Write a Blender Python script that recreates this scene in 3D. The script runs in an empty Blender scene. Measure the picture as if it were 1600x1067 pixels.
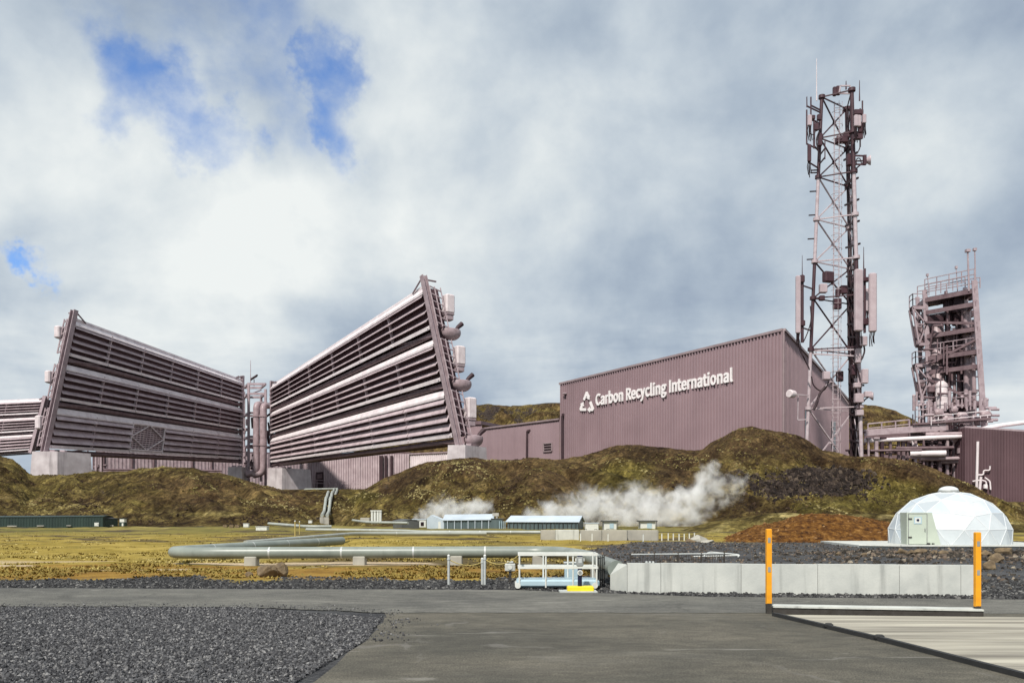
import bpy, math, random
import numpy as np
from mathutils import Vector, Matrix, Quaternion

SC = bpy.context.scene
COL = SC.collection
R = math.radians
random.seed(7)
rng = np.random.default_rng(11)

# ------------------------------------------------------------------ camera
F, CX, HZ, EYE = 1300.0, 800.0, 808.0, 1.7      # focal length in pixels, centre column, horizon row, eye height
cam_d = bpy.data.cameras.new('camera')
cam = bpy.data.objects.new('camera', cam_d); COL.objects.link(cam)
cam.location = (0, 0, EYE); cam.rotation_euler = (R(90), 0, 0)
cam_d.sensor_width = 36.0; cam_d.lens = 36.0*F/1600.0
cam_d.shift_y = (HZ-533.5)/1600.0
cam_d.clip_start = 0.1; cam_d.clip_end = 20000
SC.camera = cam
SC.view_settings.view_transform = 'Standard'; SC.view_settings.look = 'None'
SC.view_settings.exposure = 0.5; SC.view_settings.gamma = 1.0

# ------------------------------------------------------------------ sky
SUN_EL, SUN_AZ = 49.0, -158.0       # azimuth measured from +Y (view direction) clockwise; the sun is behind the camera on the left
W = bpy.data.worlds.new('World'); SC.world = W; W.use_nodes = True
nt = W.node_tree; nt.nodes.clear()
def wn(t, **k):
    n = nt.nodes.new(t)
    for a, b in k.items(): setattr(n, a, b)
    return n
def wl(a, b): nt.links.new(a, b)
def wmath(op, a, b=None, clamp=False):
    n = wn('ShaderNodeMath', operation=op); n.use_clamp = clamp
    for i, v in enumerate((a, b)):
        if v is None: continue
        if hasattr(v, 'is_linked'): wl(v, n.inputs[i])
        else: n.inputs[i].default_value = v
    return n.outputs[0]
def wramp(f, stops):
    n = wn('ShaderNodeValToRGB'); e = n.color_ramp.elements
    while len(e) < len(stops): e.new(0.5)
    for el, (p, c) in zip(e, stops):
        el.position = p; el.color = (*c, 1) if len(c) == 3 else c
    wl(f, n.inputs[0]); return n.outputs[0]
def wmix(f, a, b, mode='MIX'):
    n = wn('ShaderNodeMix', data_type='RGBA', blend_type=mode)
    for s, v in ((n.inputs[0], f), (n.inputs[6], a), (n.inputs[7], b)):
        if hasattr(v, 'is_linked'): wl(v, s)
        elif isinstance(v, tuple): s.default_value = (*v, 1)
        else: s.default_value = v
    return n.outputs[2]
tc = wn('ShaderNodeTexCoord'); D = tc.outputs['Generated']
sky = wn('ShaderNodeTexSky', sky_type='NISHITA'); sky.sun_disc = False
sky.sun_elevation = R(SUN_EL); sky.sun_rotation = R(SUN_AZ)
sky.air_density = 1.0; sky.dust_density = 0.4; sky.ozone_density = 2.0
def wnoise(scale, detail, rough, sx=1, sy=1, sz=1, off=(0, 0, 0), dist=0.0):
    m = wn('ShaderNodeMapping'); wl(D, m.inputs[0]); m.inputs['Scale'].default_value = (sx, sy, sz); m.inputs['Location'].default_value = off
    n = wn('ShaderNodeTexNoise'); n.inputs['Scale'].default_value = scale; n.inputs['Detail'].default_value = detail
    n.inputs['Roughness'].default_value = rough; n.inputs['Distortion'].default_value = dist
    wl(m.outputs[0], n.inputs['Vector']); return n.outputs[0]
def dirv(px, py): return Vector(((px-CX)/F, 1, (HZ-py)/F)).normalized()
# directions bent by noise, so that cloud edges are ragged
_m = wn('ShaderNodeTexNoise'); _m.inputs['Scale'].default_value = 7.0; _m.inputs['Detail'].default_value = 6; _m.inputs['Roughness'].default_value = .6; wl(D, _m.inputs['Vector'])
_s = wn('ShaderNodeVectorMath', operation='MULTIPLY_ADD'); wl(_m.outputs['Color'], _s.inputs[0]); _s.inputs[1].default_value = (.20, .20, .20); _s.inputs[2].default_value = (-.10, -.10, -.10)
_a = wn('ShaderNodeVectorMath', operation='ADD'); wl(D, _a.inputs[0]); wl(_s.outputs[0], _a.inputs[1]); DW = _a.outputs[0]
def near_dir(px, py, rad, soft, sx=1.0, sz=1.0):
    # 1 inside a patch of sky round a direction, fading to 0
    v = wn('ShaderNodeVectorMath', operation='SUBTRACT'); wl(DW, v.inputs[0]); v.inputs[1].default_value = dirv(px, py)
    s = wn('ShaderNodeVectorMath', operation='MULTIPLY'); wl(v.outputs[0], s.inputs[0]); s.inputs[1].default_value = (1/sx, 1, 1/sz)
    l = wn('ShaderNodeVectorMath', operation='LENGTH'); wl(s.outputs[0], l.inputs[0])
    m = wn('ShaderNodeMapRange', interpolation_type='SMOOTHSTEP'); wl(l.outputs['Value'], m.inputs[0])
    m.inputs[1].default_value = rad/F; m.inputs[2].default_value = (rad+soft)/F; m.inputs[3].default_value = 1; m.inputs[4].default_value = 0
    return m.outputs[0]
puff = wnoise(4.4, 8, 0.53, 1, 1, 1.15, (0.35, 0.1, 0.2), 0.12)       # billows
wide = wnoise(1.9, 3, 0.5, 1, 1, 1.3, (3.1, 1.7, 0.6), 0.1)           # broad masses
fine = wnoise(12.0, 6, 0.55, 1, 1, 1.2, (1.0, 2.0, 0.0), 0.15)
bands = wnoise(3.4, 6, 0.55, 0.85, 0.85, 3.4, (0.7, 0.2, 0.9), 0.2)     # flattened layers towards the horizon
sep = wn('ShaderNodeSeparateXYZ'); wl(D, sep.inputs[0])
# gaps where the blue shows, their edges torn by the billows
def k(m, f): return wmath('MULTIPLY', m, f)
gaps = wmath('MAXIMUM', near_dir(215, 125, 15, 125, .95, 1.0), near_dir(275, 175, 10, 120, .9, .9))
gaps = wmath('MAXIMUM', gaps, near_dir(508, 140, 5, 115, 0.6, 1.35))
gaps = wmath('MAXIMUM', gaps, near_dir(345, 212, 30, 95, 1.0, .8))
gaps = wmath('MAXIMUM', gaps, near_dir(320, 200, 0, 90, 1.0, .7))
gaps = wmath('MAXIMUM', gaps, k(near_dir(385, 140, 90, 140), 0.50))
gaps = wmath('MAXIMUM', gaps, near_dir(75, 402, 0, 46, 1.0, .6))
tear = wmath('ADD', k(wmath('SUBTRACT', puff, 0.5), 2.3), k(wmath('SUBTRACT', fine, 0.5), 1.7))
mr = wn('ShaderNodeMapRange', interpolation_type='SMOOTHSTEP'); wl(wmath('SUBTRACT', gaps, tear), mr.inputs[0])
mr.inputs[1].default_value = 0.30; mr.inputs[2].default_value = 1.30
blue = wmath('MULTIPLY', mr.outputs[0], wmath('MULTIPLY', gaps, 1.35, clamp=True))
lowm = wn('ShaderNodeMapRange', interpolation_type='SMOOTHSTEP'); wl(sep.outputs[2], lowm.inputs[0])
lowm.inputs[1].default_value = 0.12; lowm.inputs[2].default_value = 0.34; lowm.inputs[3].default_value = 1; lowm.inputs[4].default_value = 0
b = wmath('ADD', k(wmath('SUBTRACT', puff, 0.5), 1.7), k(wmath('SUBTRACT', wide, 0.5), 0.75))
b = wmath('ADD', b, k(wmath('SUBTRACT', fine, 0.5), 0.16))
b = wmath('ADD', b, k(k(wmath('SUBTRACT', bands, 0.52), 1.7), lowm.outputs[0]))
b = wmath('ADD', b, k(near_dir(200, 370, 40, 330, 1.35, .8), 0.27))
b = wmath('ADD', b, k(near_dir(620, 290, 30, 300, 1.0, 1), 0.16))
b = wmath('SUBTRACT', b, k(near_dir(1330, 150, 150, 560, 1.1, .9), 0.13))
b = wmath('SUBTRACT', b, k(near_dir(830, 130, 20, 200, .8, 1.2), 0.06))
b = wmath('ADD', b, k(near_dir(1180, 500, 10, 230, 1.7, .7), 0.16))
b = wmath('ADD', b, 0.50)
cloud = wramp(b, [(0.10, (0.205, 0.255, 0.335)), (0.34, (0.300, 0.355, 0.420)), (0.54, (0.405, 0.455, 0.50)), (0.70, (0.50, 0.54, 0.56)), (0.90, (0.61, 0.635, 0.63))])
skyblue = wmix(1.0, sky.outputs[0], (0.085, 0.105, 0.135), 'MULTIPLY')
both = wmix(blue, cloud, skyblue)
bgw = wn('ShaderNodeBackground'); wl(both, bgw.inputs[0]); bgw.inputs[1].default_value = 1.0
wout = wn('ShaderNodeOutputWorld'); wl(bgw.outputs[0], wout.inputs[0])

sun_d = bpy.data.lights.new('sun', 'SUN'); sun_d.energy = 3.4; sun_d.angle = R(2.5); sun_d.color = (1.0, 0.95, 0.87)
sun = bpy.data.objects.new('sun', sun_d); COL.objects.link(sun)
sdir = Vector((math.sin(R(SUN_AZ))*math.cos(R(SUN_EL)), math.cos(R(SUN_AZ))*math.cos(R(SUN_EL)), math.sin(R(SUN_EL))))
sun.rotation_euler = sdir.to_track_quat('Z', 'Y').to_euler()
SC.cycles.volume_step_rate = 1.0
SC.cycles.volume_max_steps = 128
SC.cycles.max_bounces = 8; SC.cycles.diffuse_bounces = 3; SC.cycles.glossy_bounces = 2; SC.cycles.volume_bounces = 7

# ------------------------------------------------------------------ helpers
def P(px, py, Y): return Vector(((px-CX)/F*Y, Y, EYE+(HZ-py)/F*Y))
def G(px, py, z=0.0):
    Y = (EYE-z)*F/(py-HZ); return Vector(((px-CX)/F*Y, Y, z))

ORG = {}
def thing(name, label, cat, loc=(0, 0, 0), group=None):
    o = bpy.data.objects.new(name, None); COL.objects.link(o)
    o.empty_display_size = 0.5
    o.location = Vector(loc); ORG[o.name] = Vector(loc)
    o['label'] = label; o['category'] = cat
    if group: o['group'] = group
    return o
def tag(o, label, cat, group=None, kind=None):
    if label: o['label'] = label; o['category'] = cat
    if group: o['group'] = group
    if kind: o['kind'] = kind
    return o
def copy_tree(o, parent=None):
    c = o.copy(); COL.objects.link(c)
    if parent: c.parent = parent
    for ch in [x for x in bpy.data.objects if x.parent == o]: copy_tree(ch, c)
    return c

class MB:
    def __init__(s): s.v = []; s.f = []; s.mi = 0; s.m = []; s.sm = []; s.smooth = False
    def add(s, vs, fs, smooth=None):
        o = len(s.v); s.v += [tuple(v) for v in vs]
        for f in fs:
            s.f.append(tuple(i+o for i in f)); s.m.append(s.mi); s.sm.append(s.smooth if smooth is None else smooth)
    def quad(s, *p): s.add(p, [tuple(range(len(p)))])
    def hexa(s, b, t):           # b, t: four corners each, same order
        s.add(list(b)+list(t), [(3, 2, 1, 0), (4, 5, 6, 7), (0, 1, 5, 4), (1, 2, 6, 5), (2, 3, 7, 6), (3, 0, 4, 7)])
    def box(s, c, d, rz=0.0):
        x, y, z = [k/2 for k in d]; c = Vector(c); ca, sa = math.cos(rz), math.sin(rz)
        q = lambda a, b, e: c+Vector((a*ca-b*sa, a*sa+b*ca, e))
        s.hexa([q(-x, -y, -z), q(x, -y, -z), q(x, y, -z), q(-x, y, -z)], [q(-x, -y, z), q(x, -y, z), q(x, y, z), q(-x, y, z)])
    def bbox(s, c, d, bev, rz=0.0):   # box with chamfered edges
        x, y, z = [k/2 for k in d]; c = Vector(c); ca, sa = math.cos(rz), math.sin(rz); b = bev
        rings = [(x-b, y-b, -z), (x, y, -z+b), (x, y, z-b), (x-b, y-b, z)]
        vs = []
        for (X, Y, Z) in rings:
            k = min(b, X*.9, Y*.9)
            for (u, v) in ((-X+k, -Y), (X-k, -Y), (X, -Y+k), (X, Y-k), (X-k, Y), (-X+k, Y), (-X, Y-k), (-X, -Y+k)):
                vs.append(c+Vector((u*ca-v*sa, u*sa+v*ca, Z)))
        fs = [tuple(range(7, -1, -1)), tuple(range(24, 32))]
        for r in range(3):
            for i in range(8): j = (i+1) % 8; fs.append((r*8+i, r*8+j, r*8+8+j, r*8+8+i))
        s.add(vs, fs)
    def beam(s, p, q, w, h=None, up=(0, 0, 1)):
        p, q = Vector(p), Vector(q); h = w if h is None else h
        d = (q-p).normalized(); u = Vector(up)
        if abs(d.dot(u)) > .98: u = Vector((0, 1, 0))
        a = d.cross(u).normalized(); b = a.cross(d).normalized()
        a *= w/2; b *= h/2
        s.hexa([p-a-b, p+a-b, p+a+b, p-a+b], [q-a-b, q+a-b, q+a+b, q-a+b])
    def tube(s, pts, r, n=8, cap=True, smooth=True):
        pts = [Vector(p) for p in pts]; rs = r if isinstance(r, (list, tuple)) else [r]*len(pts)
        o = []; ref = None
        for i, p in enumerate(pts):
            d = (pts[min(i+1, len(pts)-1)]-pts[max(i-1, 0)]).normalized()
            if ref is None:
                u = Vector((0, 0, 1)) if abs(d.z) < .9 else Vector((1, 0, 0))
            else: u = ref
            a = (u-d*u.dot(d)).normalized(); ref = a; b = d.cross(a)
            for k in range(n):
                t = 2*math.pi*k/n; o.append(p+(a*math.cos(t)+b*math.sin(t))*rs[i])
        fs = []
        for i in range(len(pts)-1):
            for k in range(n): j = (k+1) % n; fs.append((i*n+k, i*n+j, i*n+n+j, i*n+n+k))
        s.add(o, fs, smooth)
        if cap:
            s.add(o[:n], [tuple(range(n-1, -1, -1))], False); s.add(o[-n:], [tuple(range(n))], False)
    def ball(s, c, r, nu=12, nv=8, v0=-90, v1=90, rot=None):
        c = Vector(c); r = Vector(r) if not isinstance(r, (int, float)) else Vector((r, r, r)); vs = []
        for j in range(nv+1):
            ph = R(v0+(v1-v0)*j/nv)
            for i in range(nu):
                t = 2*math.pi*i/nu
                q = Vector((r.x*math.cos(ph)*math.cos(t), r.y*math.cos(ph)*math.sin(t), r.z*math.sin(ph)))
                if rot: q = rot @ q
                vs.append(c+q)
        s.add(vs, [(j*nu+i, j*nu+(i+1) % nu, j*nu+nu+(i+1) % nu, j*nu+nu+i) for j in range(nv) for i in range(nu)], True)
    def prism(s, poly, off):       # polygon (3D points) pushed along off
        off = Vector(off); n = len(poly); a = [Vector(p) for p in poly]
        s.add(a+[p+off for p in a], [tuple(range(n-1, -1, -1)), tuple(range(n, 2*n))]+[(i, (i+1) % n, n+(i+1) % n, n+i) for i in range(n)])
    def build(s, name, mats, parent=None, org=None):
        mats = mats if isinstance(mats, (list, tuple)) else [mats]
        o0 = Vector((0, 0, 0))
        if parent is not None:
            r = parent
            while r.parent: r = r.parent
            o0 = ORG[r.name]
        elif org is not None: o0 = Vector(org)
        me = bpy.data.meshes.new(name)
        me.from_pydata([(v[0]-o0.x, v[1]-o0.y, v[2]-o0.z) for v in s.v], [], s.f)
        for m in mats: me.materials.append(m)
        if s.f:
            me.polygons.foreach_set('material_index', s.m); me.polygons.foreach_set('use_smooth', s.sm)
        me.update()
        o = bpy.data.objects.new(name, me); COL.objects.link(o)
        if parent is not None: o.parent = parent
        elif org is not None: o.location = o0; ORG[o.name] = o0
        else: ORG[o.name] = o0
        return o
def arc(p, q, r, n=6):     # rounded corner helper: list of points of a polyline p-q-r with the corner q rounded
    p, q, r = Vector(p), Vector(q), Vector(r)
    return [(1-t)**2*p+2*t*(1-t)*q+t*t*r for t in [i/n for i in range(n+1)]]
def rpoly(pts, rad, n=6):
    pts = [Vector(p) for p in pts]; out = [pts[0]]
    for i in range(1, len(pts)-1):
        a = pts[i]+(pts[i-1]-pts[i]).normalized()*min(rad, (pts[i-1]-pts[i]).length*.48)
        b2 = pts[i]+(pts[i+1]-pts[i]).normalized()*min(rad, (pts[i+1]-pts[i]).length*.48)
        out += arc(a, pts[i], b2, n)
    return out+[pts[-1]]

# value noise on the CPU (numpy) for terrain
_T = rng.random((256, 256))
def vnoise(x, y):
    x = np.asarray(x, float); y = np.asarray(y, float)
    xi = np.floor(x).astype(int); yi = np.floor(y).astype(int); fx = x-xi; fy = y-yi
    fx = fx*fx*(3-2*fx); fy = fy*fy*(3-2*fy)
    a = _T[xi & 255, yi & 255]; b_ = _T[(xi+1) & 255, yi & 255]; c = _T[xi & 255, (yi+1) & 255]; d = _T[(xi+1) & 255, (yi+1) & 255]
    return (a*(1-fx)+b_*fx)*(1-fy)+(c*(1-fx)+d*fx)*fy
def fbm(x, y, o=5, g=0.5):
    s = 0; a = 1; t = 0
    for i in range(o): s = s+a*vnoise(x*2**i+17*i, y*2**i+31*i); t += a; a *= g
    return s/t
def sstep(a, b_, x): t = np.clip((x-a)/(b_-a), 0, 1); return t*t*(3-2*t)

# ------------------------------------------------------------------ materials
def N(m): return m.node_tree.nodes
def new_mat(name):
    m = bpy.data.materials.new(name); m.use_nodes = True; n = m.node_tree.nodes; n.clear()
    o = n.new('ShaderNodeOutputMaterial'); p = n.new('ShaderNodeBsdfPrincipled'); m.node_tree.links.new(p.outputs[0], o.inputs[0])
    return m, n, m.node_tree.links, p, o
def mnoise(n, l, scale, detail=5, rough=.55, sc=(1, 1, 1), coord='Object', dist=0.0):
    t = n.new('ShaderNodeTexCoord'); mp = n.new('ShaderNodeMapping'); l.new(t.outputs[coord], mp.inputs[0]); mp.inputs['Scale'].default_value = sc
    x = n.new('ShaderNodeTexNoise'); x.inputs['Scale'].default_value = scale; x.inputs['Detail'].default_value = detail; x.inputs['Roughness'].default_value = rough
    x.inputs['Distortion'].default_value = dist
    l.new(mp.outputs[0], x.inputs['Vector']); return x.outputs[0]
def mramp(n, l, f, stops, interp='LINEAR'):
    r = n.new('ShaderNodeValToRGB'); r.color_ramp.interpolation = interp; e = r.color_ramp.elements
    while len(e) < len(stops): e.new(.5)
    for el, (p, c) in zip(e, stops): el.position = p; el.color = (*c, 1)
    l.new(f, r.inputs[0]); return r.outputs[0]
def mmix(n, l, f, a, b_, mode='MIX'):
    x = n.new('ShaderNodeMix'); x.data_type = 'RGBA'; x.blend_type = mode
    for s, v in ((x.inputs[0], f), (x.inputs[6], a), (x.inputs[7], b_)):
        if isinstance(v, (int, float)): s.default_value = v
        elif isinstance(v, tuple): s.default_value = (*v, 1)
        else: l.new(v, s)
    return x.outputs[2]
def mrange(n, l, f, a, b_, c=0.0, d=1.0):
    x = n.new('ShaderNodeMapRange'); x.interpolation_type = 'SMOOTHSTEP'
    if isinstance(f, (int, float)): x.inputs[0].default_value = f
    else: l.new(f, x.inputs[0])
    for i, v in enumerate((a, b_, c, d)): x.inputs[i+1].default_value = v
    return x.outputs[0]
def mbump(n, l, p, h, strength, dist):
    b_ = n.new('ShaderNodeBump'); b_.inputs['Strength'].default_value = strength; b_.inputs['Distance'].default_value = dist
    l.new(h, b_.inputs['Height']); l.new(b_.outputs[0], p.inputs['Normal']); return b_
def mat(name, c1, c2=None, scale=3.0, rough=.6, bump=0.0, bd=.02, metal=0.0, sc=(1, 1, 1), streak=0.0, bscale=None, spec=.4):
    m, n, l, p, o = new_mat(name)
    c2 = c2 or tuple(k*.72 for k in c1)
    f = mnoise(n, l, scale, 6, .6, sc); c = mramp(n, l, f, [(.32, c2), (.68, c1)])
    if streak:       # rain streaks running down
        s = mnoise(n, l, scale*2.2, 4, .6, (1, 1, .08)); s = mrange(n, l, s, .52, .75, 0, streak); c = mmix(n, l, s, c, tuple(k*.45 for k in c2))
    l.new(c, p.inputs['Base Color']); p.inputs['Roughness'].default_value = rough; p.inputs['Metallic'].default_value = metal
    p.inputs['Specular IOR Level'].default_value = spec
    if bump: mbump(n, l, p, mnoise(n, l, bscale or scale*6, 4, .6), bump, bd)
    return m

M = {}
# mauve plant steel of several shades
M['louvre'] = mat('mauve_louvre_paint', (.55, .455, .475), (.38, .295, .315), .25, .5, streak=.35)
M['hood'] = mat('pale_top_lit_paint', (.80, .73, .74), (.64, .56, .58), .3, .45, streak=.25)  # pale paint; on the hoods it also carries light from above
M['steel'] = mat('mauve_steel', (.20, .14, .15), (.12, .075, .085), .5, .5)
M['steel_light'] = mat('light_mauve_steel', (.42, .34, .36), (.27, .20, .22), .6, .5)
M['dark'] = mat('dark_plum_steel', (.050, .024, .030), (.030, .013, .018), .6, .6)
M['core'] = mat('radiator_core', (.095, .050, .060), (.055, .028, .036), 1.5, .7)
M['white'] = mat('pale_enclosure_paint', (.72, .64, .65), (.55, .47, .48), .6, .5, streak=.2)
M['plinth'] = mat('pale_concrete', (.60, .55, .56), (.40, .35, .36), .25, .85, .3, .1, streak=.6)
M['pipe_steel'] = mat('mauve_pipe_cladding', (.40, .31, .33), (.26, .19, .20), .7, .42, metal=.0)
M['cladding'] = mat('mauve_cladding', (.318, .228, .248), (.265, .186, .204), .06, .55, streak=.22)
M['cladding_dark'] = mat('dull_mauve_cladding', (.34, .245, .264), (.28, .196, .214), .06, .6, streak=.2)
M['cladding_plum'] = mat('plum_cladding', (.125, .072, .082), (.085, .046, .054), .08, .55, streak=.3)
M['flash'] = mat('mauve_flashing', (.32, .25, .26), (.24, .18, .19), .3, .5)
M['glass_dark'] = mat('dark_window_glass', (.03, .02, .025), (.02, .012, .015), .5, .15)
M['letter'] = mat('white_sign_letter', (.86, .82, .82), (.78, .73, .73), .5, .45)
M['tower_red'] = mat('dark_tower_paint', (.070, .032, .040), (.045, .018, .024), .8, .5)
M['tower_white'] = mat('pale_tower_paint', (.50, .43, .45), (.36, .28, .30), .8, .5)
M['antenna'] = mat('antenna_shell', (.46, .38, .40), (.38, .30, .32), .5, .4)
M['cable'] = mat('black_plum_cable', (.035, .016, .020), (.02, .009, .012), 1, .6)
# foreground
M['concrete'] = mat('grey_concrete', (.56, .57, .53), (.43, .445, .42), 1.6, .85, .35, .01, streak=.55, bscale=25)
M['concrete_mid'] = mat('weathered_concrete', (.44, .42, .36), (.28, .27, .24), .6, .85, .2, .02, streak=.5)
M['pipe'] = mat('grey_green_pipe_cladding', (.25, .28, .25), (.175, .20, .18), 1.2, .36, streak=.25)
M['pipe_pale'] = mat('pale_pipe_cladding', (.38, .40, .36), (.27, .29, .265), .8, .45)
M['galv'] = mat('galvanised_steel', (.56, .58, .56), (.40, .42, .41), 3, .45, metal=.1)
M['whitepaint'] = mat('white_paint', (.68, .69, .65), (.56, .57, .53), 4, .5)
M['orange'] = mat('orange_post_paint', (.83, .36, .012), (.66, .27, .01), 5, .5, .15, .005)
M['yellow'] = mat('yellow_paint', (.82, .64, .02), (.70, .52, .02), 4, .5)
M['navy'] = mat('navy_paint', (.012, .014, .05), (.008, .009, .03), 4, .4)
M['darkiron'] = mat('dark_iron', (.05, .045, .04), (.03, .025, .02), 8, .7)
M['greywear'] = mat('grey_plastic', (.30, .31, .30), (.2, .21, .2), 6, .5)
M['rope'] = mat('yellow_rope', (.50, .40, .14), (.38, .3, .1), 20, .8)
M['green_shed'] = mat('dark_green_cladding', (.030, .052, .044), (.020, .036, .032), .3, .5, sc=(3, 3, .3))
M['teal_shed'] = mat('blue_grey_cladding', (.105, .14, .145), (.07, .10, .105), .4, .5, sc=(4, 4, .2))
M['pale_roof'] = mat('pale_metal_roof', (.54, .61, .67), (.44, .51, .57), .5, .4)
M['grey_shed'] = mat('dark_grey_cladding', (.10, .105, .10), (.07, .07, .07), .5, .6)
M['dome'] = mat('white_dome_panel', (.56, .60, .62), (.46, .50, .52), .7, .4, .1, .02, bscale=2.0)
M['dome_b'] = mat('bluish_dome_panel', (.50, .56, .61), (.42, .48, .53), .7, .4, .1, .02, bscale=2.0)
M['dome_c'] = mat('grey_dome_panel', (.44, .48, .51), (.38, .42, .45), .7, .4, .1, .02, bscale=2.0)
M['dome_seam'] = mat('dome_seam_strip', (.66, .68, .69), (.58, .61, .62), 3, .4)
M['door'] = mat('pale_green_door', (.47, .52, .44), (.41, .46, .39), 1, .45)
M['signblue'] = mat('pale_blue_sign', (.40, .52, .58), (.34, .46, .52), 3, .4)
M['rock'] = mat('brown_rock', (.24, .175, .10), (.095, .068, .042), 4, .9, .8, .05, bscale=14)
M['wood'] = mat('weathered_planks', (.47, .44, .36), (.16, .145, .12), .9, .85, .5, .01, sc=(.22, 3.2, 4))
M['rubber'] = mat('black_rubber', (.03, .03, .03), (.02, .02, .02), 5, .7)

# ------------------------------------------------------------------ terrain
def np_mesh(name, V, Fq, mats, attrs=None, smooth=True):
    """V (n,3), Fq (m,k) equal-sized faces"""
    me = bpy.data.meshes.new(name); V = np.asarray(V, np.float32); Fq = np.asarray(Fq, np.int32); m, k = Fq.shape
    me.vertices.add(len(V)); me.vertices.foreach_set('co', V.ravel())
    me.loops.add(m*k); me.loops.foreach_set('vertex_index', Fq.ravel())
    me.polygons.add(m); me.polygons.foreach_set('loop_start', np.arange(0, m*k, k, dtype=np.int32))
    try: me.polygons.foreach_set('loop_total', np.full(m, k, np.int32))
    except Exception: pass
    me.polygons.foreach_set('use_smooth', np.full(m, smooth))
    for mm in (mats if isinstance(mats, list) else [mats]): me.materials.append(mm)
    for a, val in (attrs or {}).items():
        at = me.attributes.new(a, 'FLOAT', 'POINT'); at.data.foreach_set('value', np.asarray(val, np.float32).ravel())
    me.update(calc_edges=True); me.validate()
    o = bpy.data.objects.new(name, me); COL.objects.link(o); ORG[o.name] = Vector((0, 0, 0)); return o
def grid_faces(nr, nc):
    i = np.arange(nr*nc).reshape(nr, nc)
    return np.stack([i[:-1, :-1].ravel(), i[:-1, 1:].ravel(), i[1:, 1:].ravel(), i[1:, :-1].ravel()], 1)
def attr(n, l, name):
    a = n.new('ShaderNodeAttribute'); a.attribute_name = name; return a.outputs['Fac']

def ground_masks(x, Y):
    px = CX+F*x/Y
    w = (fbm(x*.5, Y*.5, 4)-.5); w2 = (fbm(x*.13+9, Y*.13+4, 4)-.5)
    right = 890-70*sstep(38, 20, Y)*0+np.interp(Y, [18, 24, 30, 40, 60, 75], [985, 965, 930, 880, 1000, 1120])-890
    pad = sstep(-14, 14, px-right+w*90)*(1-sstep(57, 63, Y+w2*14+w*5))
    verge = (1-sstep(22.6, 24.2, Y-w*5.5-w2*3))
    grav = np.maximum(pad, verge)
    rust = sstep(22, 24, Y)*(1-sstep(27, 32, Y+w*9))
    pale = sstep(.05, .13, fbm(x*.22+3, Y*.55+8, 5)-.5)*sstep(25.5, 27, Y)*(1-sstep(31, 35, Y))
    soil = np.maximum(sstep(.06, .16, fbm(x*.1+40, Y*.3+2, 4)-.5)*sstep(40, 48, Y)*.9, sstep(28, 30, Y)*(1-sstep(33, 36, Y+w*6))*sstep(-10, -7, x)*.75)
    far = sstep(62, 105, Y)
    return grav, rust, pale, soil, far
def ground_z(x, Y):
    px = CX+F*x/Y
    g = ground_masks(x, Y)[0]
    amp = np.interp(Y, [0, 20, 24, 40, 70, 150], [0, 0, .10, .26, .42, .6])
    z = amp*(1-.85*g)*(fbm(x*.35, Y*.35, 5)-.62)
    z = z+.10*sstep(20, 24, Y)*g*(fbm(x*1.1, Y*1.1, 4)-.5)
    # rubble bank in front of the dome pad
    z = z+.20*sstep(27, 30, Y)*(1-sstep(35, 41, Y))*sstep(10, 15.5, x)*(.5+fbm(x*.8, Y*.8, 4))
    return np.where(Y < 19.4, -0.012, z)

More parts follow.
